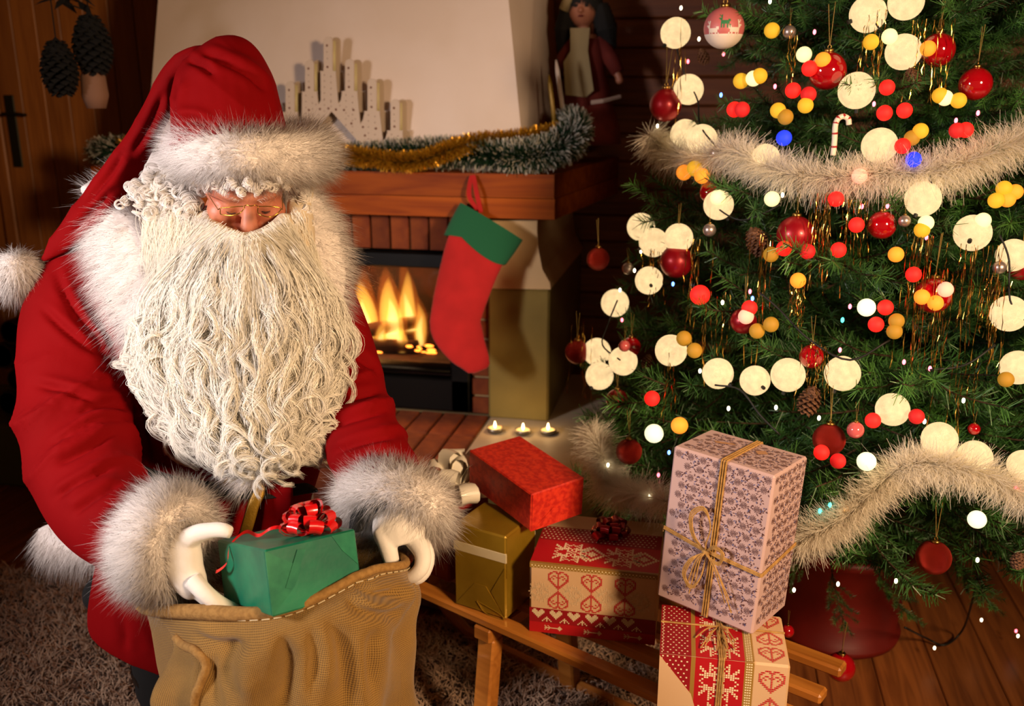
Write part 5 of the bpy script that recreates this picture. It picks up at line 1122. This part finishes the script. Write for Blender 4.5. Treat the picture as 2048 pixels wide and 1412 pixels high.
for c, px, py in DOTS:
    p, d = on_tree(px, py, 1.05); o = link('bokeh_disc', lme[c], None); o.location = tuple(p); o.scale = (BIG.get((px, py), 15.5) * d / FPX,) * 3
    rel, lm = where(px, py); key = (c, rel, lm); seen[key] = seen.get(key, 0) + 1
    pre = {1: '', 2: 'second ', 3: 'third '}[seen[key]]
    tag(o, f'{pre}{c} bokeh disc {rel} {lm}', 'light', 'small round coloured bokeh discs over the tree')

# pine cones
m_cone = mat('pine_cone', '#4a2c1a', .8, col2='#7a5236', nscale=30)
def cone_vf(n=70, L=1.0, W=.5, open_=.5):
    parts_ = [lathe([(.001, -L * .5), (W * .45, -L * .3), (W * .5, 0), (W * .3, L * .35), (.001, L * .5)], 10)]
    for i in range(n):
        t = (i + .5) / n; z = -L * .45 + L * .92 * t; rr_ = W * .42 * math.sin(math.pi * (.12 + .83 * (1 - t))) ** .7 + .03; a = i * 2.39996
        sv = np.array([(0, -.10, 0), (0, .10, 0), (.20, .12, .03), (.27, 0, .08), (.20, -.12, .03), (.12, 0, .10)]) * (.55 + .45 * math.sin(math.pi * t)) * W * 1.9; ca, sa = math.cos(a), math.sin(a); el = open_ * (1 - t) - .5
        x = sv[:, 0] * math.cos(el) + sv[:, 2] * math.sin(el); zz = -sv[:, 0] * math.sin(el) + sv[:, 2] * math.cos(el)
        V = np.stack([(rr_ * .75 + x) * ca - sv[:, 1] * sa, (rr_ * .75 + x) * sa + sv[:, 1] * ca, z + zz], 1); parts_.append((V, [[0, 1, 2, 5], [0, 5, 4], [5, 2, 3], [5, 3, 4], [0, 4, 3, 2, 1]]))
    return cat(parts_)
cone_me = pmesh('pine_cone', *cone_vf()); cone_me.materials.append(m_cone)
for px, py, rp, lab in [(1824, 155, 21, 'small brown pine cone below the highest glossy bauble'), (1513, 481, 30, 'large brown pine cone beside the beaded matt bauble'), (1295, 722, 15, 'small pine cone behind the lower three white balls'), (1620, 799, 30, 'brown pine cone hanging under the row of white balls'), (2037, 1120, 19, 'pine cone at the picture edge over the floor'), (1406, 112, 16, 'small glazed pine cone ornament below the reindeer bauble')]:
    p, d = on_tree(px, py, .98); o = link('pine_cone', cone_me, None); o.location = tuple(p); o.scale = (rp * 2 * d / FPX,) * 3; o.rotation_euler = (random.uniform(2.6, 3.6), random.uniform(-.4, .4), random.uniform(0, 6)); tag(o, lab, 'pine cone', 'pine cones on the tree')
# candy cane and gold trumpet charm
p, d = on_tree(1670, 270, 1.04); px_ = d / FPX; m_cane = mat('candy_white', '#e9d9c4', .35); m_canr = mat('candy_red', '#a01018', .35)
cn = empty('candy_cane', p, 'white candy cane with red stripes hanging above the tinsel', 'ornament'); cp = crom([p + RGT * x * px_ - _zz * y * px_ for x, y in ((0, 40), (0, 10), (-1, -18), (3, -31), (13, -36), (23, -31), (26, -20))], 8)
part('cane', tube(cp, 5.5 * px_, 10), m_cane, cn, smooth=True)
for i in range(4, len(cp) - 4, 7): part('red_stripe', tube([cp[i], (cp[i] + cp[i + 1]) / 2 + [0, 0, .001], cp[i + 1]], 5.8 * px_, 10), m_canr, cn)
# tinsel garlands on the tree
m_tins = furmat('white_tinsel', (.96, .90, .78), .5, .4); m_tcore = mat('tinsel_core', '#b8a488', .7)
def garland(name, pts, half, n, label, m, core, frac=1.02, wid=.0013, cat_='tinsel', onp=None):
    S = crom(np.array(pts, float), 8); P = np.array([on_tree(x, y, frac)[0] for x, y in S]) if onp is None else onp(S)
    for _ in range(6): P[1:-1] = P[1:-1] * .5 + (P[:-2] + P[2:]) * .25
    o = solo(name, tube(P, .004, 6), core, label, cat_); h_ = half * np.linalg.norm((P - EYE) @ FWD) / np.sqrt(len(P)) / FPX
    u = rng.uniform(0, len(P) - 1.001, n); i = u.astype(int); f = (u - i)[:, None]; c = P[i] * (1 - f) + P[i + 1] * f; T = unit(P[i + 1] - P[i]); rd = unit(np.cross(T, rng.normal(size=(n, 3))))
    bl = blades(c, rd + T * rng.normal(0, .35, (n, 1)), h_ * rng.uniform(.55, 1.2, n), wid, rng.normal(0, .2, (n, 3)) - [0, 0, .12], 2, tip=.3)
    if isinstance(m, list):
        pick = rng.random(n)
    fpart('tinsel_strands', bl, m, o, 'stuff'); return o
garland('tinsel_garland', [(1298, 268), (1325, 300), (1400, 318), (1470, 300), (1520, 330), (1590, 350), (1680, 356), (1770, 345), (1850, 345), (1920, 328), (1990, 300), (2060, 270)], 46, 15000, 'feathery white tinsel garland swagged across the upper tree', m_tins, m_tcore)
garland('tinsel_garland', [(1590, 1085), (1660, 1052), (1720, 1010), (1780, 950), (1840, 925), (1900, 935), (1960, 942), (2060, 1000)], 47, 12000, 'feathery white tinsel garland rising beside the rosette gift to the picture edge', m_tins, m_tcore)
garland('tinsel_garland', [(1182, 862), (1200, 900), (1212, 945), (1225, 980), (1270, 985), (1335, 1003)], 42, 8000, 'feathery white tinsel garland behind the red gift box', m_tins, m_tcore)
# hanging gold strands
m_lam = mat('gold_lametta', '#d8a850', .18, metal=1)
LAM = [(1640, 385, 190, 26, 9), (1600, 555, 110, 22, 7), (1530, 470, 260, 40, 5), (1395, 480, 200, 30, 5), (1300, 500, 110, 22, 6), (1845, 470, 270, 22, 9), (1880, 540, 200, 40, 8), (1955, 490, 230, 40, 8), (1710, 400, 190, 40, 6), (2000, 560, 180, 30, 6), (1870, 40, 170, 50, 9), (1630, 690, 130, 40, 6), (1440, 590, 170, 40, 4), (1170, 650, 170, 20, 4), (1340, 700, 150, 20, 3), (1760, 20, 150, 40, 6), (1365, 40, 190, 18, 4), (1930, 720, 190, 30, 4), (1590, 60, 140, 20, 3)]
for q, (px, py, L, sp, n_) in enumerate(LAM):
    p, d = on_tree(px, py, 1.03); rr_ = random.Random(q); vf = []
    for i in range(n_ * 2):
        x = rr_.gauss(0, sp * .5) * d / FPX; y = rr_.gauss(0, .02); l = L * rr_.uniform(.55, 1.1) * d / FPX; tw_ = rr_.uniform(0, 6); n = 14; V = []; F = []
        for j in range(n + 1):
            t = j / n; c = p + RGT * (x + rr_.uniform(-.002, .002) + .01 * math.sin(tw_ + t * 2) * t) + _fh * (y - .01 * t) - _zz * l * t; an = tw_ + j * .9; s = (RGT * math.cos(an) + _fh * math.sin(an)) * .0009
            V += [c - s, c + s]
            if j: F.append([2 * j - 2, 2 * j - 1, 2 * j + 1, 2 * j])
        vf.append((V, F))
    lm = where(px, py + L * .5)
    solo('gold_strands', cat(vf), m_lam, f'{["short sparse", "long sparse", "short dense", "long dense"][(L > 180) + 2 * (n_ > 6)]} gold strands {lm[0]} {lm[1]}', 'tinsel', 'bunches of gold strands on the tree')
# fairy-light string: cable with tiny bulbs
LED = [('w', 1282, 503), ('w', 1269, 541), ('w', 1240, 580), ('r', 1244, 640), ('w', 1228, 990), ('w', 1400, 742), ('w', 1457, 817), ('w', 1552, 815), ('w', 1638, 836), ('r', 1500, 583), ('b', 1505, 597), ('w', 1445, 605), ('b', 1346, 568), ('t', 1685, 640), ('t', 1660, 1010), ('t', 1640, 1022), ('o', 1692, 1020), ('r', 1724, 413), ('r', 1775, 412), ('r', 1853, 475), ('r', 1700, 613), ('r', 1860, 737), ('r', 1808, 724), ('r', 1629, 64), ('r', 1447, 108), ('r', 1376, 123), ('r', 1550, 173), ('r', 1748, 208), ('r', 1956, 226), ('r', 1912, 241), ('w', 1540, 3), ('w', 1362, 16), ('w', 1315, 252), ('w', 1565, 390), ('w', 1955, 1120), ('w', 1792, 1162), ('w', 1676, 1168), ('w', 1588, 1180), ('w', 1927, 801), ('w', 1849, 843), ('r', 1317, 950), ('r', 2032, 977), ('b', 1338, 905), ('r', 1680, 700), ('w', 1398, 78), ('b', 1442, 190), ('w', 1216, 930), ('w', 1300, 992)]
FL = [('w', 1869, 1296), ('w', 1963, 1240), ('r', 2032, 1262), ('w', 2036, 1272)]
lst = empty('fairy_light_string', (TX, TY, .2), 'black fairy light cable with tiny glowing bulbs threaded through the tree', 'string lights')
bm2 = {'w': glow('tiny_white_bulb', (1, .85, .55), 6), 'r': glow('tiny_red_bulb', (1, .12, .16), 6), 'b': glow('tiny_blue_bulb', (.08, .2, 1), 7), 't': glow('tiny_teal_bulb', (.05, .9, .7), 5), 'o': glow('tiny_orange_bulb', (1, .4, .05), 5)}
bme = {}
for c in bm2: bme[c] = pmesh('bulb', *sphere((0, 0, 0), .0036, 10, 6, (1, 1, 1.6)), True); bme[c].materials.append(bm2[c])
for c, px, py in LED:
    p, d = on_tree(px, py, 1.02); o = link('bulb', bme[c], lst); o.location = tuple(p - ORG[lst.name])
for c, px, py in FL:
    p = on_z(px, py, .06 if py > 1250 else .10); o = link('bulb', bme[c], lst); o.location = tuple(p - ORG[lst.name])
for seq in ([(1351, 90), (1370, 150), (1395, 200), (1400, 250), (1430, 290), (1450, 305)], [(1740, 20), (1760, 60), (1795, 95)], [(1855, 330), (1862, 365), (1868, 380)], [(1420, 390), (1440, 420), (1480, 440), (1520, 430), (1560, 410)], [(1430, 770), (1480, 780), (1520, 830), (1560, 870)], [(1520, 585), (1560, 620), (1620, 680), (1700, 720), (1780, 680)], [(2000, 470), (2018, 520), (2020, 600), (2048, 640)], [(1235, 600), (1215, 650), (1205, 690), (1240, 720)], [(1860, 740), (1930, 730), (1990, 690)]):
    S = crom(np.array(seq, float), 5); part('cable', tube(np.array([on_tree(x, y, 1.03)[0] for x, y in S]), .0022, 6), m_wire, lst, smooth=True)
part('cable', tube(crom([at(1810, 1255, 2.35), on_z(1850, 1275, .05), on_z(1890, 1290, .02), on_z(1925, 1260, .05), at(1945, 1200, 2.3), at(1955, 1150, 2.25), at(1960, 1080, 2.1)], 6), .003, 6), m_wire, lst, smooth=True)

# ================================================================== THINGS ON AND AROUND THE FIREPLACE
m_wht = mat('white_painted_wood', '#cdb8a4', .6, bump=(50, .06)); m_hole = mat('drilled_hole', '#6a3420', .9); m_ivory = mat('ivory_candle', '#d8cc9a', .5)
YA = 3.30                                                       # candle arch stands here
def axz(px, py): p = on_y(px, py, YA); return np.array([p[0], p[2]])
arch = empty('candle_arch', (on_y(656, 285, YA)[0], YA, MZ1 + .001), 'white wooden candle arch with seven drilled towers on the mantel', 'candle arch')
xs = [580, 619, 656, 698, 744, 790]; dxp = 40.5
cxs = [656 + dxp * i for i in (-3, -2, -1)] + [656] + [699, 744, 790]; cxs[0:3] = [541, 580, 619]
ctop = [205, 162, 119, 73, 118, 157, 198]; cbase = [265, 224, 183, 142, 182, 222, 261]
zmin_ = MZ1 + .002
def tower(i): return cxs[i], ctop[i], cbase[i]
right = []                                                       # outline, clockwise from the left foot
out = []
for i in range(7):
    cx, ct, cb = tower(i); hw_, bw_ = 9, 15
    if i == 0: out += [(cx - bw_ + 1, 296)]
    else:
        pcx, pct, pcb = tower(i - 1); low = max(cb, pcb) + 26; low = min(low, 285)
        out += [((cx + pcx) / 2 - 1, low), ((cx + pcx) / 2 + 4, low - 8)]
    out += [(cx - bw_, cb + 2), (cx - bw_ - 2, cb), (cx - hw_, cb)]
    for a in np.linspace(math.pi, 0, 9): out.append((cx + hw_ * math.cos(a), ct + hw_ - hw_ * math.sin(a)))
    out += [(cx + hw_, cb), (cx + bw_ + 2, cb), (cx + bw_, cb + 2)]
out += [(790 + 16, 300), (728, 296), (663, 223), (604, 292)]
poly = [tuple(axz(*p)) for p in out]; poly = [(x, max(z, zmin_)) for x, z in poly][::-1]
part('front_panel', prism(poly, YA, YA + .006), m_wht, arch)
back = [(x + .012, z - .0) for x, z in poly]
part('back_panel', prism(back, YA + .045, YA + .051), m_wht, arch)
part('base_board', bx(axz(526, 290)[0], axz(806, 290)[0] + .012, YA, YA + .05, zmin_ - .001, zmin_ + .010, .001), m_wht, arch)
for i in range(7):
    cx, ct, cb = tower(i); a, b = axz(cx, cb), axz(cx, ct + 8); part('candle', tube([(a[0] + .008, YA + .026, a[1] - .02), (b[0] + .008, YA + .026, b[1])], .011, 10), m_ivory, arch, smooth=True)
def disc(c, r, n=10): V = [(c[0] + r * math.cos(t), YA - .0008, c[1] + r * math.sin(t)) for t in np.linspace(0, 2 * math.pi, n, endpoint=False)]; return np.array(V), [list(range(n))]
big = []; small = []
for i in range(7):
    cx, ct, cb = tower(i); big += [(cx - 2, ct + 18), (cx - 1, cb - 8)]; small += [(cx - 2, ct + 31), (cx - 1, ct + 44)]
    for y in range(cb + 8, 285, 12): small += [(cx - 7, y), (cx + 6, y + 3)]
big += [(640, 218), (657, 217), (672, 219), (688, 220), (628, 247), (605, 254), (703, 247), (726, 254), (730, 271), (618, 220), (707, 220), (752, 257), (582, 259)]
small += [(648, 200), (662, 204), (632, 209), (680, 211), (697, 232), (711, 238), (620, 240), (638, 230)]
for p in big: part('drilled_hole', disc(axz(*p), .0042), m_hole, arch)
tag(part('small_holes', cat([disc(axz(*p), .002, 6) for p in small]), m_hole, arch), kind='stuff')

# garlands along the mantel
m_gg = furmat('dark_green_garland', (.02, .055, .025), .15, .5); m_gsnow = furmat('snow_tips', (.72, .66, .55), .2, .6); m_gold = mat('gold_tinsel', '#d39a26', .3, metal=.65); m_core = mat('garland_core', '#0d1a0f', .8)
def mantel_garland(name, P, h_, n, label, mats, wid, cat_='garland'):
    P = crom(np.array(P), 8); o = solo(name, tube(P, .006, 6), m_core, label, cat_)
    u = rng.uniform(0, len(P) - 1.001, n); i = u.astype(int); f = (u - i)[:, None]; c = P[i] * (1 - f) + P[i + 1] * f; T = unit(P[i + 1] - P[i]); rd = unit(np.cross(T, rng.normal(size=(n, 3))) + [0, 0, .12])
    D = unit(rd + T * rng.normal(0, .3, (n, 1))); Ln = h_ * rng.uniform(.7, 1.1, n); Ln = np.where(D[:, 2] < 0, np.minimum(Ln, (c[:, 2] - MZ1 + .012) / np.maximum(-D[:, 2], .05)), Ln)
    fpart('bristles', blades(c, D, Ln, wid, None, 1, tip=.6), mats[0], o, 'stuff')
    if len(mats) > 1:
        k_ = rng.random(n) < .30; e = c[k_] + D[k_] * (Ln[k_] * .74)[:, None]; fpart('snowy_tips', blades(e, D[k_], Ln[k_] * .32, wid * 1.7, None, 1, tip=.6), mats[1], o, 'stuff')
    return o
gz = MZ1 + .055
def mg(pts): return [on_y(x, y, Y) for x, y, Y in pts]
mantel_garland('snowy_garland', mg([(195, 308, 3.5), (235, 300, 3.36), (330, 308, 3.27), (470, 312, 3.25), (600, 316, 3.25), (700, 318, 3.25), (800, 310, 3.26), (900, 305, 3.26), (990, 312, 3.25), (1060, 308, 3.25), (1110, 300, 3.27), (1150, 285, 3.36)]), .062, 16000, 'dark green bristle garland with snowy tips lying along the mantel', [m_gg, m_gsnow], .0022)
mantel_garland('snowy_garland', mg([(1010, 318, 3.23), (1060, 312, 3.23), (1110, 298, 3.26), (1148, 270, 3.36), (1150, 250, 3.5), (1135, 245, 3.62)]), .066, 7000, 'thick end of snowy green garland curling back at the mantel corner', [m_gg, m_gsnow], .0022)
mantel_garland('gold_tinsel', mg([(240, 290, 3.3), (400, 300, 3.23), (620, 300, 3.23), (680, 308, 3.17), (740, 316, 3.16), (800, 324, 3.15), (850, 318, 3.16), (900, 300, 3.18), (950, 285, 3.25), (1020, 280, 3.3), (1085, 270, 3.34), (1130, 262, 3.42)]), .040, 11000, 'glittering gold tinsel looped over the snowy mantel garland', [m_gold], .0026, 'tinsel')
# little gabled house ornament and two sticks
m_hs = mat('house_card', '#8a6a48', .8); m_hr = mat('house_roof', '#5a3e26', .8)
hc = on_y(1035, 285, 3.34); hz0 = MZ1 + .001
hs_ = empty('house_ornament', (hc[0], 3.36, hz0), 'small brown gabled house ornament behind the garland', 'ornament'); px2 = 3.35 / FPX
part('house_wall', prism([(hc[0] - .05, hz0), (hc[0] + .03, hz0), (hc[0] + .03, hz0 + .05), (hc[0] - .01, hz0 + .095), (hc[0] - .05, hz0 + .05)][::-1], 3.34, 3.39), m_hs, hs_)
for s in (-1, 1):
    V, F = cbox((0, 0, 0), (.068, .06, .005), .001); a = math.radians(s * 48); R_ = np.array([[math.cos(a), 0, math.sin(a)], [0, 1, 0], [-math.sin(a), 0, math.cos(a)]]); part('roof_panel', (V @ R_.T + [hc[0] - .01 + s * .024, 3.365, hz0 + .077], F), m_hr, hs_)
m_stk = mat('gilded_stick', '#8a6a1e', .4, metal=.4)
for (a, b, lab) in (((1098, 150, 3.55), (1120, 275, 3.5), 'gilded flat stick leaning upright against the chimney hood'), ((1112, 120, 3.62), (1142, 270, 3.55), 'pale thin stick leaning beside the doll')):
    A, B = on_y(*a), on_y(*b); B[2] = MZ1 + .004; solo('wooden_stick', tube([B, B * .1 + A * .9, A], [.008, .009, .003], 8, ratio=.4, ref=(0, 1, 0)), m_stk if 'gild' in lab else m_wht, lab, 'stick', smooth=True)
# doll in the corner
m_dsk = mat('doll_skin', '#a86a4e', .5); m_dhair = mat('doll_hair', '#060403', .8); m_dred = mat('doll_red_dress', '#5e150b', .85, col2='#701f10', nscale=20); m_dapr = mat('doll_cream_apron', '#9a8860', .85); m_ddk = mat('doll_dark', '#140c0a', .8); m_dw = mat('doll_trim', '#b09888', .8)
YD = 3.86; dp = lambda px, py, dy=0: on_y(px, py, YD + dy); s1 = 3.95 / FPX
db = dp(1180, 270); db[2] = MZ1 + .001
doll = empty('doll', db, 'dark-haired doll in a red dress and cream apron standing in the corner', 'doll')
hd = dp(1166, 18)
bd = [sphere(hd, 30 * s1, 20, 14, (.95, .95, 1.1)), tube([dp(1168, 45), dp(1168, 75)], [10 * s1, 14 * s1], 12), tube([dp(1170, 70), dp(1172, 120), dp(1175, 180)], [24 * s1, 26 * s1, 24 * s1], 14, ratio=.7, ref=(0, 1, 0)), tube([dp(1150, 80), dp(1128, 120, -.02), dp(1140, 150, -.06)], [9 * s1, 8 * s1, 7 * s1], 10), tube([dp(1195, 80), dp(1222, 120, -.02), dp(1238, 155, -.03)], [9 * s1, 8 * s1, 7 * s1], 10), sphere(dp(1146, 154, -.065), 8 * s1, 10, 8), sphere(dp(1239, 160, -.03), 8 * s1, 10, 8), sphere(hd + np.array([0, -29 * s1, -4 * s1]), 5 * s1, 10, 8), tube([dp(1160, 180), dp(1158, 272)], [10 * s1, 8 * s1], 8), tube([dp(1185, 180), dp(1190, 272)], [10 * s1, 8 * s1], 8)]
V, N, F = remesh(cat(bd), .004, 3); skin('body', V, F, m_dsk, doll)
for s in (-1, 1): part('eye', sphere(hd + np.array([s * 10 * s1, -27 * s1, 4 * s1]), 3.5 * s1, 8, 6, (1.2, .5, .8)), m_ddk, doll)
part('mouth', sphere(hd + np.array([0, -28.5 * s1, -14 * s1]), 4 * s1, 8, 6, (1.4, .4, .5)), m_dred, doll)
hv = [sphere(hd + np.array([0, 8 * s1, 8 * s1]), 36 * s1, 18, 12), tube([dp(1140, 10, .01), dp(1130, 60, 0), dp(1126, 105, .01)], [16 * s1, 20 * s1, 10 * s1], 10), tube([dp(1200, 10, .01), dp(1212, 60, .0), dp(1222, 100, .01)], [16 * s1, 22 * s1, 10 * s1], 10)]
V, N, F = remesh(cat(hv), .004, 2); V = V + N * (.003 * np.sin(V[:, 0] * 900))[:, None]; skin('hair', V, F, m_dhair, doll)
V, F = lathe([(24 * s1, 0), (30 * s1, -20 * s1), (34 * s1, -60 * s1), (46 * s1, -110 * s1), (62 * s1, -160 * s1), (66 * s1, -190 * s1), (60 * s1, -188 * s1), (20 * s1, -60 * s1)], 24, dp(1178, 78)); V[:, 2] = np.maximum(V[:, 2], MZ1 + .01); part('dress', (V, F), m_dred, doll, smooth=True)
part('sleeve', tube([dp(1152, 78), dp(1128, 118, -.02), dp(1136, 138, -.045)], [13 * s1, 15 * s1, 13 * s1], 12), m_dred, doll, smooth=True); part('sleeve', tube([dp(1198, 78), dp(1222, 118, -.02), dp(1236, 145, -.03)], [13 * s1, 15 * s1, 12 * s1], 12), m_dred, doll, smooth=True)
V, F = prism([(-18, 0), (18, 0), (16, -40), (30, -110), (16, -122), (-22, -118), (-28, -60), (-16, -40)][::-1], 0, .004); c = dp(1165, 58); V = V * [s1, 1, s1]; V[:, 1] -= (34 + np.clip(-V[:, 2] / s1, 0, 120) * .16) * s1; part('apron', (V + c, F), m_dapr, doll)
part('dress_trim', tube([dp(1182, 205, -.20 * .9), dp(1205, 202, -.2 * .9), dp(1240, 193, -.12)], 4 * s1, 6), m_dw, doll); part('bonnet', tube([dp(1128, 20, -.03), dp(1140, -10, -.04), dp(1168, -28, -.04), dp(1196, -10, -.03)], 10 * s1, 10), m_dapr, doll, smooth=True)

# christmas stocking
m_st = mat('red_felt', '#a80c0c', .9, col2='#b81414', nscale=12, bump=(400, .3), sheen=.2); m_sg = mat('green_felt', '#0c5a36', .9, bump=(400, .3), sheen=.2)
sd = 3.25
leg_ = ptube([(980, 448, sd, 66, .22), (955, 493, sd, 63, .24), (936, 545, sd, 58, .25), (920, 598, sd, 54, .25), (908, 648, sd, 50, .25)], 6, 28); foot_ = ptube([(906, 622, sd, 47, .26), (912, 655, sd, 52, .26), (930, 692, sd, 44, .25), (948, 718, sd, 33, .25), (958, 735, sd, 25, .25), (961, 742, sd, 16, .25)], 6, 28)
V, N, F = remesh(cat([leg_, foot_]), .0045, 5)
sb = at(950, 755, sd); stk_ = empty('stocking', sb, 'red felt stocking with green scalloped cuff hanging from the mantel', 'stocking')
skin('sock', V, F, m_st, stk_)
S = crom(np.array([(983, 443, 71), (968, 468, 70), (954, 493, 67)], float), 8); cv_, cf_ = tube(np.array([at(a, b, sd) for a, b, _ in S]), S[:, 2] * sd / FPX, 36, cap=False, ref=FWD, ratio=.26)
ang = np.tile(np.linspace(0, 2 * math.pi, 36, endpoint=False), len(S)); tt_ = np.repeat(np.linspace(0, 1, len(S)), 36); dn = unit(at(954, 493, sd) - at(983, 443, sd)); cv_ = cv_ + dn * (.022 * tt_ ** 2 * np.abs(np.sin(ang * 1.5)))[:, None] + 0
ctr = np.repeat(np.array([at(a, b, sd) for a, b, _ in S]), 36, 0); cv_ = ctr + (cv_ - ctr) * 1.03
part('scalloped_cuff', (cv_, cf_), m_sg, stk_, smooth=True)
hk = on_y(945, 350, YF - .012)
part('hanging_loop', cat([ribbon_path([at(955, 420, sd), at(938, 390, sd - .02), hk, at(953, 385, sd - .02), at(962, 425, sd)], .016, (.8, .3, .1)), ]), m_st, stk_)
# tealights on the slab
m_wax = mat('tealight_wax', '#e8c890', .5, emis=(1, .55, .18), es=.55); m_tin = mat('tealight_tin', '#a8a090', .35, metal=.9); m_tf = glow('tealight_flame', (1, .72, .32), 14)
for i, (px, py, lab) in enumerate(((990, 862, 'lit tealight nearest the brick hearth'), (1046, 866, 'lit tealight between the other two on the pale slab'), (1096, 866, 'lit tealight closest to the tree branches'))):
    p = on_z(px, py, HZ + .004); t = empty('tealight', p, lab, 'candle', 'tealights on the hearth slab')
    part('cup', lathe([(.001, 0), (.028, 0), (.029, .016), (.027, .016), (.026, .012)], 18, p), m_tin, t, smooth=True); part('wax', lathe([(.026, .012), (.001, .0125)], 16, p), m_wax, t)
    part('flame', lathe([(.001, .013), (.005, .020), (.0035, .030), (.001, .038)], 8, p), m_tf, t, smooth=True)
    l = bpy.data.lights.new('tealight_glow', 'POINT'); l.energy = .15; l.color = (1, .6, .25); l.shadow_soft_size = .01; lo = bpy.data.objects.new('tealight_glow', l); COL.objects.link(lo); lo.location = tuple(p + [0, 0, .05])
# split logs in front of the hearth
m_splt = mat('split_wood', '#9a7040', .85, col2='#7a5228', nscale=18, stretch=(1, 1, 6)); 
for i, (a, b, r0, lab) in enumerate((((-1.05, 2.60, .07), (-.72, 2.52, .07), .065, 'thick split log lying in front of the hearth'), ((-1.02, 2.70, .19), (-.70, 2.60, .19), .055, 'split log resting on top of the thick one'), ((-1.10, 2.74, .06), (-.66, 2.72, .06), .055, 'split log behind the thick one against the hearth'))):
    V, F = tube(np.linspace(a, b, 4), r0, 7); solo('firewood', (V, F), m_splt, lab, 'log', 'split logs by the hearth')
# woodpile, plinth and hanging cones by the door
m_lg = mat('log_bark', '#2a1a10', .9, col2='#3e2818', nscale=20, bump=(50, .5)); m_end = mat('log_end', '#5a3a20', .85)
m_gpl = mat('olive_plinth', '#4e4a1c', .85)
gp = on_z(-30, 968, 0); solo('low_plinth', bx(gp[0] - .45, gp[0] + .33, gp[1], gp[1] + .5, 0, .27, .01), m_gpl, 'low olive green plinth under the woodpile', 'plinth')
wy = gp[1] + .10; q = 0
for row in range(4):
    for cidx in range(4, 6):
        x = gp[0] - .38 + cidx * .118 + (.059 if row % 2 else 0); z = .27 + .06 + row * .104
        if x > gp[0] + .30: continue
        rr_ = .056 * random.uniform(.88, 1.0); V, F = tube([(x, wy, z), (x, wy + .3, z)], rr_, 10); t = solo('stacked_log', (V, F), m_lg, f'{["bottom", "second", "third", "top"][row]} layer log of the dark woodpile, {["nearer the wall", "nearer the coat sleeve"][cidx - 4]}', 'log', 'woodpile logs', smooth=False)
        part('cut_end', lathe([(.001, 0), (rr_ * .86, .0)], 10), m_end, t, local=True).matrix_local = Matrix.Translation((0, -.151, rr_)) @ Matrix.Rotation(math.pi / 2, 4, 'X')
m_dc = mat('dark_cone', '#0a0604', .95); dcone = pmesh('hanging_cone', *cone_vf(110, 1.0, .42, .4)); dcone.materials.append(m_dc)
for px, py, hh, d, lab in ((118, 132, 112, 2.9, 'dark pine cone hanging on a string before the door, lower of two'), (184, 85, 120, 2.95, 'dark pine cone hanging before the door, closer to the chimney hood')):
    p = at(px, py, d); t = empty('hanging_cone', p, lab, 'pine cone', 'pine cones hanging by the door'); c = link('cone', dcone, t); c.scale = (hh * d / FPX,) * 3; c.rotation_euler = (math.pi, 0, .4)
    part('string', tube([p + [0, 0, hh * .5 * d / FPX - .005], [p[0], p[1], 2.7]], .002, 5), m_dc, t)
p = at(125, 5, 2.92); lv = []
for i in range(26):
    a = random.uniform(0, 6.28); e = random.uniform(-.7, .5); L = random.uniform(.07, .13); dv = np.array([math.cos(a) * math.cos(e), math.sin(a) * math.cos(e), math.sin(e)]); sdv = unit(np.cross(dv, (0, 0, 1))); m0 = p + np.array([random.uniform(-.05, .09), 0, random.uniform(0, .05)])
    lv.append((np.array([m0, m0 + dv * L * .5 + sdv * .018, m0 + dv * L, m0 + dv * L * .5 - sdv * .018]), [[0, 1, 2, 3]]))
sp_ = empty('leaf_sprig', p, 'dark leafy sprig from which the pine cones hang', 'sprig'); [part('leaf', q_, m_dc, sp_) for q_ in lv]; part('string', tube([p, [p[0], p[1], 2.7]], .003, 5), m_dc, sp_)
m_cl = mat('pale_cloth', '#8a6450', .9); pc2 = at(188, 172, 3.0); wl_ = 26 * 3.0 / FPX
solo('cloth_scrap', lathe([(wl_ * .5, .07), (wl_ * .9, .03), (wl_, -.03), (wl_ * .7, -.07)], 14, pc2), m_cl, 'pale cloth tassel hanging below the dark cones by the door', 'tassel', smooth=True)
